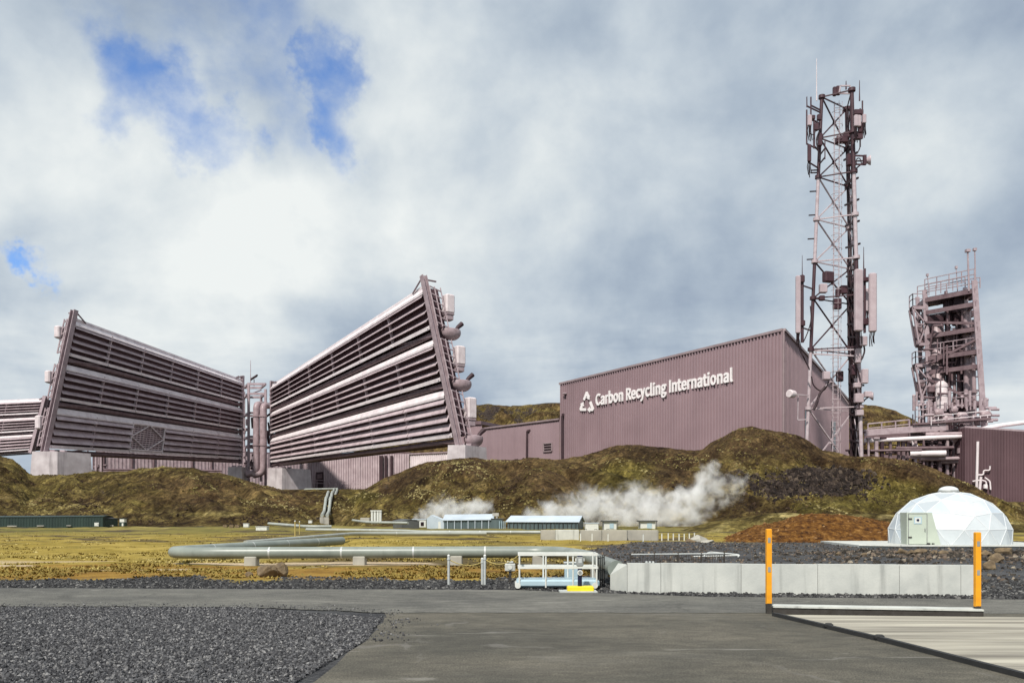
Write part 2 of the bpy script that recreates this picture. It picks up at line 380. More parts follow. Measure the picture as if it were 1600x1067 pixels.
def make_ground():
    pxs = np.concatenate([np.linspace(-1500, -120, 60), np.arange(-110, 1720, 4.0), np.linspace(1730, 3200, 60)])
    ys = [3.0]
    while ys[-1] < 175: ys.append(ys[-1]*(1.013 if ys[-1] > 15 else 1.06))
    ys += [200, 260, 360, 500, 800, 1500, 3000, 7000]
    ys = np.array(ys); A = (pxs-CX)/F
    Yg = np.repeat(ys[:, None], len(A), 1); X = A[None, :]*Yg
    Z = ground_z(X, Yg)
    Z = np.where(Yg > 180, -.1, Z)
    g, ru, pa, so, fa = ground_masks(X, Yg)
    m, n, l, p, o = new_mat('moss_and_gravel_ground')
    n1 = mnoise(n, l, .9, 7, .62); n2 = mnoise(n, l, .16, 5, .6); n3 = mnoise(n, l, 7.0, 5, .65)
    moss = mramp(n, l, n1, [(.28, (.14, .095, .022)), (.45, (.26, .185, .035)), (.60, (.36, .265, .060)), (.75, (.50, .40, .14))])
    moss2 = mramp(n, l, n2, [(.36, (.10, .095, .022)), (.5, (.24, .18, .035)), (.64, (.42, .32, .09))])
    c = mmix(n, l, .45, moss, moss2)
    farc = mramp(n, l, mnoise(n, l, .10, 6, .62, (1, .5, 1)), [(.35, (.11, .105, .030)), (.55, (.20, .165, .045)), (.7, (.32, .25, .09))])
    c = mmix(n, l, attr(n, l, 'far'), c, farc)
    rust = mramp(n, l, n1, [(.3, (.10, .045, .012)), (.5, (.25, .135, .025)), (.7, (.34, .21, .05))])
    c = mmix(n, l, mrange(n, l, attr(n, l, 'rust'), .1, .9, 0, .85), c, rust)
    c = mmix(n, l, attr(n, l, 'soil'), c, mramp(n, l, n3, [(.3, (.035, .025, .016)), (.7, (.085, .065, .042))]))
    c = mmix(n, l, attr(n, l, 'pale'), c, mramp(n, l, n3, [(.3, (.34, .25, .15)), (.7, (.60, .49, .35))]))
    gr = mramp(n, l, mnoise(n, l, 16, 6, .75), [(.30, (.030, .030, .032)), (.52, (.075, .076, .08)), (.72, (.16, .16, .16))])
    gb = mramp(n, l, mnoise(n, l, .5, 4, .6), [(.35, (.6, .6, .62)), (.65, (1.15, 1.15, 1.12))])
    c = mmix(n, l, attr(n, l, 'gravel'), c, mmix(n, l, 1.0, gr, gb, 'MULTIPLY'))
    l.new(c, p.inputs['Base Color']); p.inputs['Roughness'].default_value = .95; p.inputs['Specular IOR Level'].default_value = .15
    ad = n.new('ShaderNodeMath'); ad.operation = 'ADD'; l.new(n1, ad.inputs[0]); l.new(n3, ad.inputs[1])
    mbump(n, l, p, ad.outputs[0], .7, .12)
    og = np_mesh('ground', np.stack([X.ravel(), Yg.ravel(), Z.ravel()], 1), grid_faces(len(ys), len(A)), m,
                 dict(gravel=g, rust=ru, pale=pa, soil=so, far=fa))
    og['kind'] = 'structure'
make_ground()

def asphalt(name, c1, c2, streaky):
    m, n, l, p, o = new_mat(name)
    base = mramp(n, l, mnoise(n, l, .30, 7, .66, (1, 1.6, 1), dist=.4), [(.38, c2), (.62, c1)])
    fine_ = mramp(n, l, mnoise(n, l, 2.2, 6, .7, (1, 1.8, 1), dist=.5), [(.36, (.80, .80, .80)), (.64, (1.18, 1.18, 1.16))])
    grain = mramp(n, l, mnoise(n, l, 48, 4, .85), [(.38, (.45, .45, .45)), (.5, (.98, .98, .97)), (.62, (1.65, 1.64, 1.6))])
    c = mmix(n, l, 1.0, mmix(n, l, 1.0, base, fine_, 'MULTIPLY'), grain, 'MULTIPLY')
    s = mrange(n, l, mnoise(n, l, .40, 7, .68, (.8, 2.0, 1), dist=.7), .54, .72, 0, streaky*.55)      # dust
    c = mmix(n, l, s, c, (.30, .285, .25))
    s2 = mrange(n, l, mnoise(n, l, 1.0, 6, .62, (.45, 2.6, 1), dist=1.0), .62, .70, 0, streaky*.8)      # scuffs
    c = mmix(n, l, s2, c, (.36, .345, .31))
    d = mrange(n, l, mnoise(n, l, .5, 6, .65, (.7, 1.5, 1), dist=.8), .56, .72, 0, .35)
    c = mmix(n, l, d, c, tuple(k*.5 for k in c2))
    # cracks: cell edges, bent by noise and broken up
    t = n.new('ShaderNodeTexCoord'); w = n.new('ShaderNodeTexNoise'); w.inputs['Scale'].default_value = 1.6; w.inputs['Detail'].default_value = 4; l.new(t.outputs['Object'], w.inputs['Vector'])
    va = n.new('ShaderNodeVectorMath'); va.operation = 'MULTIPLY_ADD'; l.new(w.outputs['Color'], va.inputs[0]); va.inputs[1].default_value = (.9, .9, 0); l.new(t.outputs['Object'], va.inputs[2])
    vo = n.new('ShaderNodeTexVoronoi'); vo.feature = 'DISTANCE_TO_EDGE'; vo.inputs['Scale'].default_value = .34; l.new(va.outputs[0], vo.inputs['Vector'])
    cr = mrange(n, l, vo.outputs['Distance'], .004, .012, 1, 0); gate = mrange(n, l, mnoise(n, l, .35, 3, .5), .52, .60, 0, .5)
    ml = n.new('ShaderNodeMath'); ml.operation = 'MULTIPLY'; l.new(cr, ml.inputs[0]); l.new(gate, ml.inputs[1])
    c = mmix(n, l, ml.outputs[0], c, (.17, .16, .145) if name.startswith('dark') else (.045, .043, .04))
    l.new(c, p.inputs['Base Color']); p.inputs['Roughness'].default_value = .85; p.inputs['Specular IOR Level'].default_value = .25
    mbump(n, l, p, mnoise(n, l, 70, 4, .7), .35, .01)
    return m
M['asphalt'] = asphalt('worn_asphalt', (.138, .134, .120), (.092, .090, .083), .6)
M['asphalt2'] = asphalt('dark_asphalt', (.112, .102, .082), (.070, .066, .055), .36)
def sheet(name, pts, z, m):
    b = MB(); b.add([(q[0], q[1], z) for q in pts], [tuple(range(len(pts)))]); o = b.build(name, m); o['kind'] = 'structure'; return o
def wob(a, b_, n, amp, seed):
    a, b_ = Vector(a), Vector(b_); d = (b_-a).normalized(); nn = Vector((-d.y, d.x, 0)); r = random.Random(seed)
    return [a+(b_-a)*i/n+nn*(r.uniform(-amp, amp) if 0 < i < n else 0) for i in range(n+1)]
RZ = .004
far_edge = wob(G(-300, 917.5), G(800, 921.5), 50, .05, 1)+wob(G(800, 921.5), G(1100, 932), 16, .05, 2)[1:]+wob(G(1100, 932), G(2000, 940), 30, .05, 3)[1:]
near_edge = wob(G(2000, 960), G(1190, 957), 20, .03, 4)+wob(G(1190, 957), G(602, 957), 30, .04, 5)[1:]+wob(G(602, 957), G(380, 948), 14, .07, 6)[1:]+wob(G(380, 948), G(-300, 946), 40, .06, 7)[1:]
sheet('road', far_edge+near_edge, RZ, M['asphalt'])
yard_pts = wob(G(602, 956.7), G(1190, 956.7), 30, .0, 5)+wob(G(1190, 956.7), G(2000, 959.7), 20, 0, 4)[1:]+[Vector((14, 4, 0)), Vector((-2.2, 4, 0))]+wob(Vector((-2.2, 4, 0)), G(572, 1001), 8, .04, 8)+wob(G(572, 1001), G(600, 967), 6, .03, 9)[1:]
sheet('yard_pavement', yard_pts, RZ-.006, M['asphalt2'])

# far flat plain is part of the ground; the hills stand on it
def prof(pts, px): return np.interp(px, [q[0] for q in pts], [q[1] for q in pts])
LAYERS = [
  # crest (column,row), crest distance, foot distance, gully depth
  dict(c=[(-600, 690), (-200, 702), (-40, 701), (20, 716), (44, 738), (52, 743), (100, 741), (150, 736), (210, 733), (250, 730), (300, 730), (335, 738), (370, 746), (400, 755), (440, 763), (470, 775), (510, 800), (540, 815)], D=235, F=152, g=1.6, drop=3),
  dict(c=[(330, 812), (390, 804), (415, 800), (450, 788), (480, 778), (505, 772), (530, 772), (560, 785), (600, 806)], D=225, F=180, g=.5, drop=2),
  dict(c=[(300, 800), (360, 766), (470, 765), (560, 764), (600, 762), (680, 800)], D=318, F=195, g=.6, drop=1),
  dict(c=[(490, 818), (520, 800), (545, 780), (570, 765), (600, 748), (625, 737), (640, 730), (665, 721), (700, 717), (740, 715), (760, 718), (800, 717), (830, 716), (860, 716), (880, 716), (910, 712), (940, 704), (965, 696), (985, 693), (1010, 696), (1040, 699), (1062, 702), (1085, 704), (1098, 702), (1110, 693), (1125, 686), (1140, 676), (1155, 669), (1175, 667), (1200, 671), (1225, 674), (1245, 679), (1265, 690), (1285, 702), (1310, 709), (1330, 713), (1365, 711), (1400, 718), (1430, 722), (1460, 731), (1490, 744), (1520, 758), (1550, 775), (1600, 795), (1660, 808)], D=222, F=158, g=2.6, drop=4),
  dict(c=[(720, 812), (745, 790), (765, 770), (779, 758), (804, 744), (825, 736), (850, 733), (872, 739), (890, 748), (904, 758), (915, 770), (930, 795), (950, 812)], D=185, F=150, g=1.0, drop=5),
  dict(c=[(1040, 812), (1090, 790), (1130, 770), (1180, 764), (1240, 757), (1300, 762), (1350, 775), (1420, 785), (1500, 800), (1560, 812)], D=190, F=145, g=1.6, drop=3),
]
BANK = dict(c=[(1060, 818), (1110, 806), (1160, 799), (1200, 793), (1230, 791), (1262, 794), (1310, 793), (1370, 793), (1450, 800), (1600, 806), (1800, 815)], D=112, F=92, g=.25, drop=1)
def layer_z(Lr, px, Y, x):
    cz = EYE+(HZ-prof(Lr['c'], px))/F*Lr['D']
    cz = np.where((px < Lr['c'][0][0]) | (px > Lr['c'][-1][0]), -2.5, cz)
    # jagged little knolls along the crest
    cz = cz+(fbm(x*.22+5, x*.0+Lr['D'], 4)-.5)*1.0*np.clip(cz/8, 0, 1)
    t = (Y-Lr['F'])/(Lr['D']-Lr['F']); tc_ = np.clip(t, 0, 1)
    s = .25*tc_+.75*(1-(1-tc_)**1.7)
    z = np.where(t < 0, -.35+t*3, -.35+(cz+.35)*s)
    env = np.clip(tc_*(1-tc_)*4, 0, 1)**.7*np.clip(cz/6, 0, 1)
    gl = 1-np.abs(fbm(x*.085+Y*.045+Lr['D'], Y*.028+.6*fbm(x*.03, Y*.03, 2), 5)-.5)*4         # ridged gullies
    z = z-Lr['g']*1.5*env*np.clip(gl, 0, 1)*(.3+1.2*fbm(x*.02+3, Y*.02, 2))
    z = z+Lr['g']*.9*env*(fbm(x*.11, Y*.11, 5)-.5)
    z = z+1.0*env*(fbm(x*.45, Y*.45, 5, .6)-.5)
    rg = 1-np.abs(fbm(x*.16+.25*Y, Y*.10+7, 4)-.5)*5; z = z+.9*env*np.clip(rg, 0, 1)**1.5-.35*env
    z = np.where(t > 1, cz-np.minimum(Lr['drop'], np.clip((Y-Lr['D'])*.25, 0, 99)), z)
    return z
PLATEAU = 14.2
def hill_z(x, Y):
    px = CX+F*x/Y
    z = np.full(np.shape(x), -3.0)
    for Lr in LAYERS: z = np.maximum(z, np.where(Y < Lr['F']-15, -3, layer_z(Lr, px, Y, x)))
    lim = PLATEAU-.3*sstep(0, 1, fbm(x*.1, Y*.1, 2))
    z = np.where(Y > 250, np.where(Y < 322, np.minimum(z, lim+ (250-Y)*0+sstep(300, 250, Y)*20), lim*sstep(300, 380, Y)+np.minimum(z, lim)*(1-sstep(300, 380, Y))), z)
    return z
def hill_mat(name):
    m, n, l, p, o = new_mat(name)
    def rnoise(scale, detail, rough, sc, rz, dist):
        t = n.new('ShaderNodeTexCoord'); r = n.new('ShaderNodeMapping'); l.new(t.outputs['Object'], r.inputs[0]); r.inputs['Rotation'].default_value = (0, 0, rz)
        q = n.new('ShaderNodeMapping'); l.new(r.outputs[0], q.inputs[0]); q.inputs['Scale'].default_value = sc
        x = n.new('ShaderNodeTexNoise'); x.inputs['Scale'].default_value = scale; x.inputs['Detail'].default_value = detail; x.inputs['Roughness'].default_value = rough; x.inputs['Distortion'].default_value = dist
        l.new(q.outputs[0], x.inputs['Vector']); return x.outputs[0]
    n1 = rnoise(.055, 6, .6, (1, .6, 1.4), .5, .8)              # patches of heather and moss
    n2 = rnoise(.30, 7, .62, (1, .20, .5), R(34), .9)            # streaks that run down the slope
    n4 = rnoise(.24, 6, .62, (1, .24, .5), R(-26), .9)
    n3 = mnoise(n, l, 1.3, 6, .72)
    a = mramp(n, l, n1, [(.36, (.050, .030, .018)), (.46, (.092, .060, .030)), (.54, (.130, .096, .034)), (.61, (.165, .135, .046)), (.68, (.25, .20, .085))])
    b_ = mramp(n, l, n2, [(.34, (.022, .015, .011)), (.43, (.075, .050, .022)), (.50, (.135, .105, .032)), (.57, (.21, .175, .058)), (.66, (.36, .30, .14))])
    b2 = mramp(n, l, n4, [(.36, (.030, .020, .013)), (.46, (.090, .062, .026)), (.54, (.150, .125, .040)), (.64, (.27, .225, .09))])
    c = mmix(n, l, .45, a, mmix(n, l, .42, b_, b2))
    c = mmix(n, l, mrange(n, l, attr(n, l, 'green'), 0, 1, 0, .70), c, mramp(n, l, n1, [(.36, (.070, .062, .018)), (.5, (.125, .110, .028)), (.66, (.175, .150, .044))]))
    c = mmix(n, l, mrange(n, l, attr(n, l, 'brown'), 0, 1, 0, .80), c, mramp(n, l, n1, [(.36, (.055, .034, .022)), (.5, (.095, .060, .034)), (.66, (.15, .105, .05))]))
    c = mmix(n, l, attr(n, l, 'straw'), c, mramp(n, l, n2, [(.36, (.15, .115, .035)), (.5, (.30, .25, .09)), (.62, (.44, .38, .19))]))
    # streaks and tussocks give the slope its grain
    c = mmix(n, l, 1.0, c, mramp(n, l, n2, [(.36, (.52, .49, .46)), (.47, (.86, .84, .82)), (.54, (1.04, 1.02, .98)), (.66, (1.5, 1.46, 1.36))]), 'MULTIPLY')
    c = mmix(n, l, 1.0, c, mramp(n, l, n4, [(.38, (.62, .60, .58)), (.5, (.95, .94, .93)), (.62, (1.25, 1.23, 1.18))]), 'MULTIPLY')
    c = mmix(n, l, 1.0, c, mramp(n, l, n3, [(.38, (.46, .44, .42)), (.5, (.90, .89, .87)), (.62, (1.42, 1.38, 1.28))]), 'MULTIPLY')
    sm = n.new('ShaderNodeMath'); sm.operation = 'MULTIPLY_ADD'; l.new(n4, sm.inputs[0]); sm.inputs[1].default_value = 2.6; l.new(attr(n, l, 'rock'), sm.inputs[2])
    c = mmix(n, l, mrange(n, l, sm.outputs[0], 1.62, 1.95, 0, .92), c, mramp(n, l, n3, [(.38, (.012, .009, .010)), (.5, (.034, .026, .026)), (.62, (.10, .078, .07))]))
    l.new(c, p.inputs['Base Color']); p.inputs['Roughness'].default_value = .95; p.inputs['Specular IOR Level'].default_value = .1
    ad = n.new('ShaderNodeMath'); ad.operation = 'ADD'; l.new(n2, ad.inputs[0]); l.new(n3, ad.inputs[1])
    mbump(n, l, p, ad.outputs[0], .9, 1.4)
    return m
M['hill'] = hill_mat('moss_hillside')
def make_hills():
    pxs = np.concatenate([np.arange(-700, -30, 10.0), np.arange(-30, 1640, 2.5), np.arange(1640, 2300, 10.0)]); A = (pxs-CX)/F
    ys = np.concatenate([np.arange(138, 240, .8), np.arange(240, 330, 2.0), np.arange(330, 520, 8.0)])
    Y = np.repeat(ys[:, None], len(A), 1); X = A[None, :]*Y; Z = hill_z(X, Y); px = np.repeat(pxs[None, :], len(ys), 0)
    py = HZ-F*(Z-EYE)/Y
    w = fbm(X*.06, Y*.06, 5)-.5; w2 = fbm(X*.2, Y*.2, 4)-.5
    def blob(cx, cy, rx, ry, k=1.0): return np.clip(1.25-np.sqrt(((px-cx)/rx)**2+((py-cy)/ry)**2)+w*1.9*k+w2*1.2*k, 0, 1)
    crest = sstep(.0, 14, np.interp(pxs, [q[0] for q in LAYERS[3]['c']], [q[1] for q in LAYERS[3]['c']])[None, :]+34-py+w*30)*(px > 590)*(px < 1560)
    rock = np.clip(np.maximum.reduce([blob(1300, 757, 62, 20), blob(1215, 765, 48, 18), blob(1275, 742, 45, 12), blob(1160, 748, 40, 12)*.7])*1.8-.3, 0, 1)
    green = np.maximum.reduce([blob(985, 735, 65, 32), blob(1380, 775, 110, 30), blob(1290, 790, 80, 12), blob(560, 775, 40, 12), blob(700, 795, 60, 18)*.6, blob(200, 765, 150, 14)*.6])
    brown = np.maximum.reduce([blob(330, 770, 120, 30), blob(1060, 725, 60, 30), blob(720, 735, 110, 22), blob(1190, 700, 90, 22), blob(850, 752, 60, 26), blob(450, 780, 60, 12), crest*.85])  # brown heath; the patch on the near knoll also paints in dark shading
    straw = np.clip(np.maximum.reduce([blob(120, 795, 120, 10), blob(300, 803, 160, 5), blob(640, 805, 60, 6)])*1.2-.35, 0, 1)*.7
    o = np_mesh('hills', np.stack([X.ravel(), Y.ravel(), Z.ravel()], 1), grid_faces(len(ys), len(A)), M['hill'], dict(rock=rock, green=green, brown=brown, straw=straw))
    o['kind'] = 'structure'
    # grassy bank behind the dirt mound
    pxs = np.arange(1020, 1900, 3.0); A = (pxs-CX)/F; ys = np.arange(88, 128, .5)
    Y = np.repeat(ys[:, None], len(A), 1); X = A[None, :]*Y; Z = layer_z(BANK, np.repeat(pxs[None, :], len(ys), 0), Y, X)-.8
    Z = np.where(Y > 112, Z-(Y-112)*.15, Z)
    one = np.ones_like(Z)
    o = np_mesh('grassy_bank_terrain', np.stack([X.ravel(), Y.ravel(), Z.ravel()], 1), grid_faces(len(ys), len(A)), M['hill'],
                dict(rock=0*one, green=one*.5*(fbm(X*.2, Y*.2, 3)), brown=0*one, straw=np.clip(fbm(X*.15, Y*.3, 4)*2.2-.5, 0, .9)))
    o['kind'] = 'structure'
    # far ridge that shows between and beside the buildings
    FR = dict(c=[(380, 790), (480, 760), (560, 700), (650, 664), (700, 645), (735, 633), (760, 631), (800, 634), (840, 630), (868, 628), (900, 632), (1000, 650), (1150, 655), (1280, 640), (1345, 631), (1375, 634), (1400, 641), (1425, 654), (1460, 676), (1500, 700), (1600, 735), (1750, 760)], D=700, F=470, g=9, drop=10)
    pxs = np.arange(360, 1760, 4.0); A = (pxs-CX)/F; ys = np.concatenate([np.arange(470, 705, 3.0), np.arange(710, 900, 20)])
    Y = np.repeat(ys[:, None], len(A), 1); X = A[None, :]*Y
    Z = layer_z(FR, np.repeat(pxs[None, :], len(ys), 0), Y, X)
    one = np.ones_like(Z); w = fbm(X*.03, Y*.03, 4)
    o = np_mesh('far_hills', np.stack([X.ravel(), Y.ravel(), Z.ravel()], 1), grid_faces(len(ys), len(A)), M['hill'],
                dict(rock=np.clip(w*3-1.6, 0, .8), green=one*.25, brown=np.clip(2-w*3, 0, .8), straw=0*one))
    o['kind'] = 'structure'
make_hills()
def hz(x, Y): return float(np.maximum(hill_z(np.array([x]), np.array([float(Y)])), ground_z(np.array([x]), np.array([float(Y)])))[0])
def gz(x, Y): return float(ground_z(np.array([float(x)]), np.array([float(Y)]))[0])

# ------------------------------------------------------------------ loose stones, tussocks
CUBE = np.array([(x, y, z) for z in (-1, 1) for (x, y) in ((-1, -1), (1, -1), (1, 1), (-1, 1))], float)
CF = np.array([(3, 2, 1, 0), (4, 5, 6, 7), (0, 1, 5, 4), (1, 2, 6, 5), (2, 3, 7, 6), (3, 0, 4, 7)])
def stones(name, pos, size, m, flat=.75, kind='stuff', tone=None):
    n = len(pos); k = rng.uniform(.55, 1.25, (n, 8, 3)); V = CUBE[None]*k*rng.uniform(.6, 1.2, (n, 1, 3)); V[:, 4:, :2] *= rng.uniform(.35, .9, (n, 1, 1))
    an = rng.uniform(0, 6.28, n); tl = rng.uniform(-.6, .6, n)
    c, s = np.cos(an)[:, None], np.sin(an)[:, None]; ct, st = np.cos(tl)[:, None], np.sin(tl)[:, None]
    x, y, z = V[..., 0], V[..., 1], V[..., 2]*flat
    y, z = y*ct-z*st, y*st+z*ct
    x, y = x*c-y*s, x*s+y*c
    V = np.stack([x, y, z], -1)*size[:, None, None]+pos[:, None, :]
    Fq = (CF[None]+np.arange(n)[:, None, None]*8).reshape(-1, 4)
    o = np_mesh(name, V.reshape(-1, 3), Fq, m, dict(shade=np.repeat(rng.random(n) if tone is None else tone, 8)), smooth=False); o['kind'] = kind; return o
def shade_mat(name, stops, rough=.9, noise=None):
    m, n, l, p, o = new_mat(name); c = mramp(n, l, attr(n, l, 'shade'), stops)
    if noise: c = mmix(n, l, 1.0, c, mramp(n, l, mnoise(n, l, noise, 4, .6), [(.3, (.7, .7, .7)), (.7, (1.2, 1.2, 1.2))]), 'MULTIPLY')
    l.new(c, p.inputs['Base Color']); p.inputs['Roughness'].default_value = rough; p.inputs['Specular IOR Level'].default_value = .2; return m
M['stone'] = shade_mat('basalt_gravel', [(0, (.030, .030, .033)), (.45, (.075, .075, .08)), (.8, (.13, .13, .135)), (1, (.27, .265, .26))], noise=30)
M['rubble'] = shade_mat('brown_rubble', [(0, (.02, .017, .014)), (.6, (.07, .06, .05)), (.9, (.16, .12, .09)), (1, (.30, .26, .2))], noise=8)
def inpoly(x, y, poly):
    r = np.zeros(len(x), bool); j = len(poly)-1
    for i in range(len(poly)):
        xi, yi, xj, yj = poly[i][0], poly[i][1], poly[j][0], poly[j][1]
        r ^= ((yi > y) != (yj > y)) & (x < (xj-xi)*(y-yi)/(yj-yi+1e-12)+xi); j = i
    return r
gp = [G(-60, 949), G(380, 950), G(597, 967), G(569, 1001), Vector((-2.3, 7.6, 0)), Vector((-7, 7.6, 0))]
n_ = 230000; x = rng.uniform(-11, -1.5, n_); y = rng.uniform(7.6, 16, n_); k = inpoly(x, y, gp); x, y = x[k], y[k]
s = .006+.017*rng.random(len(x))**2.4
e_ = np.array([(q.x, q.y) for q in wob(G(-60, 946.5), G(380, 948), 40, 0, 1)+wob(G(380, 948), G(602, 957), 30, 0, 1)+wob(G(602, 957), G(600, 967), 8, 0, 1)+wob(G(600, 967), G(572, 1001), 20, 0, 1)])
i_ = rng.integers(0, len(e_), 900); off = np.abs(rng.normal(0, .28, 900)); x2 = e_[i_, 0]+rng.normal(0, .15, 900)+np.where(e_[i_, 1] < 13.95, off, 0); y2 = e_[i_, 1]+rng.normal(0, .1, 900)+np.where(e_[i_, 1] >= 13.95, off, 0)
s2_ = .005+.013*rng.random(900)**2; stones('stray_gravel', np.stack([x2, y2, s2_*.5+.002], 1), s2_, M['stone'])
stones('gravel', np.stack([x, y, -.012+s*.35+rng.random(len(x))*.03], 1), s, M['stone'])
n_ = 46000; Y = 19.7+rng.random(n_)**1.3*5.2; px = rng.uniform(-60, 1680, n_); x = (px-CX)/F*Y; g_ = ground_masks(x, Y)[0]
far_y = np.interp(px, [-300, 800, 1100, 2000], [20.2, 19.5, 17.9, 16.8])+.12
Y = far_y+(Y-19.7); x = (px-CX)/F*Y; g_ = np.where(Y < 22.3, 1, ground_masks(x, Y)[0]); k = (g_ > rng.random(n_)*.9+.1)
x, Y = x[k], Y[k]; s = .010+.036*rng.random(len(x))**3
M['stone_dark'] = shade_mat('dark_verge_gravel', [(0, (.022, .022, .023)), (.5, (.050, .050, .052)), (.85, (.09, .09, .09)), (1, (.20, .195, .185))], noise=30)
stones('verge_gravel', np.stack([x, Y, ground_z(x, Y)+s*.3], 1), s, M['stone_dark'])
n_ = 30000; Y = rng.uniform(19.5, 58, n_); px = rng.uniform(860, 1700, n_); x = (px-CX)/F*Y; g_ = ground_masks(x, Y)[0]
bank = sstep(27, 30, Y)*(1-sstep(36, 41, Y))*sstep(10, 15.5, x)
k = (g_ > .6) & (rng.random(n_) < .35+.65*bank) & (rng.random(n_) < 1.3*Y/58) ; x, Y, bank = x[k], Y[k], bank[k]
s = .02+.055*rng.random(len(x))**3+bank*.055*rng.random(len(x))**2.5
stones('rubble_gravel', np.stack([x, Y, ground_z(x, Y)+s*.3], 1), s, M['rubble'])
def make_tussocks():
    n_ = 30000
    Y = 23.2*np.exp(rng.random(n_)*math.log(95/23.2)); px = rng.uniform(-80, 1200, n_); x = (px-CX)/F*Y
    g, ru, pa, so, fa = ground_masks(x, Y); clump = fbm(x*.45+2, Y*.45, 4)
    k = (g < .3) & (pa < .5) & (rng.random(n_) < np.interp(Y, [30, 42, 95], [1, .45, .25])) & (clump > .42+.16*rng.random(n_)); x, Y, so, ru, clump = x[k], Y[k], so[k], ru[k], clump[k]; n_ = len(x)
    z = ground_z(x, Y); V = []; h = (.02+.06*rng.random(n_)**1.6)*(.5+clump)
    nb = 5; vs = np.zeros((n_, nb, 3, 3))
    for b_ in range(nb):
        an = rng.uniform(0, 6.28, n_); r0 = rng.uniform(.02, .14, n_); wd = rng.uniform(.03, .07, n_); lean = rng.uniform(.05, .14, n_)
        cx_, cy_ = x+np.cos(an)*r0, Y+np.sin(an)*r0
        vs[:, b_, 0] = np.stack([cx_-np.sin(an)*wd, cy_+np.cos(an)*wd, z-.02], 1)
        vs[:, b_, 1] = np.stack([cx_+np.sin(an)*wd, cy_-np.cos(an)*wd, z-.02], 1)
        vs[:, b_, 2] = np.stack([cx_+np.cos(an)*lean, cy_+np.sin(an)*lean, z+h], 1)
    sh = np.clip(.55*(fbm(x*.25, Y*.25, 4)*1.6-.3)+.45*rng.random(n_)-.4*so, 0, 1)*np.where(ru > .4, .55, 1)
    m = shade_mat('dry_moss_grass', [(0, (.11, .075, .022)), (.35, (.25, .185, .048)), (.65, (.38, .30, .095)), (1, (.54, .46, .22))])
    o = np_mesh('moss_grass', vs.reshape(-1, 3), np.arange(n_*nb*3).reshape(-1, 3), m, dict(shade=np.repeat(sh, nb*3)), smooth=False); o['kind'] = 'stuff'
make_tussocks()
def make_heath():
    n_ = 90000; px = rng.uniform(-60, 1660, n_); Y = 150+95*rng.random(n_); x = (px-CX)/F*Y; z = hill_z(x, Y); cl = fbm(x*.12+3, Y*.05, 4)
    u = x*.8+Y*.5; sk = fbm(u*.30, (Y*.8-x*.5)*.05+5, 4); k = (z > .2) & (cl+.6*sk+.30*rng.random(n_) > 1.0); x, Y, z, cl, px, sk = x[k], Y[k], z[k], cl[k], px[k], sk[k]; n_ = len(x)
    w = fbm(x*.045+11, Y*.045, 3); s = .07+.26*rng.random(n_)**2.8
    tone = np.clip(.5+2.2*(w-.5)+1.6*(sk-.55)+.22*rng.normal(size=n_), 0, 1)
    stones('heath_cover', np.stack([x, Y, z], 1), s, shade_mat('heath_clumps', [(0, (.030, .018, .012)), (.35, (.070, .044, .022)), (.6, (.115, .090, .028)), (.85, (.18, .15, .05)), (1, (.30, .25, .11))], noise=1.5), flat=.55, tone=tone)
make_heath()
def make_crag():
    n_ = 5200; px = np.concatenate([rng.normal(1300, 30, n_//2), rng.normal(1220, 24, n_//4), rng.normal(1275, 28, n_//4)]); py = np.concatenate([rng.normal(757, 8, n_//2), rng.normal(766, 7, n_//4), rng.normal(744, 5, n_//4)])
    ys = np.arange(150, 222, 1.5); A = (px-CX)/F; Zs = hill_z(A[:, None]*ys[None], np.repeat(ys[None], len(px), 0)); row = HZ-F*(Zs-EYE)/ys[None]
    i = np.argmax(row < py[:, None], axis=1); Y = ys[i]+rng.uniform(-.7, .7, len(px)); x = A*Y
    s = .12+.50*rng.random(len(px))**3
    stones('crag_rubble', np.stack([x, Y, hill_z(x, Y)], 1), s, shade_mat('dark_lava', [(0, (.012, .009, .008)), (.5, (.028, .020, .017)), (.85, (.055, .040, .032)), (1, (.10, .075, .055))], noise=2), flat=.9)
make_crag()
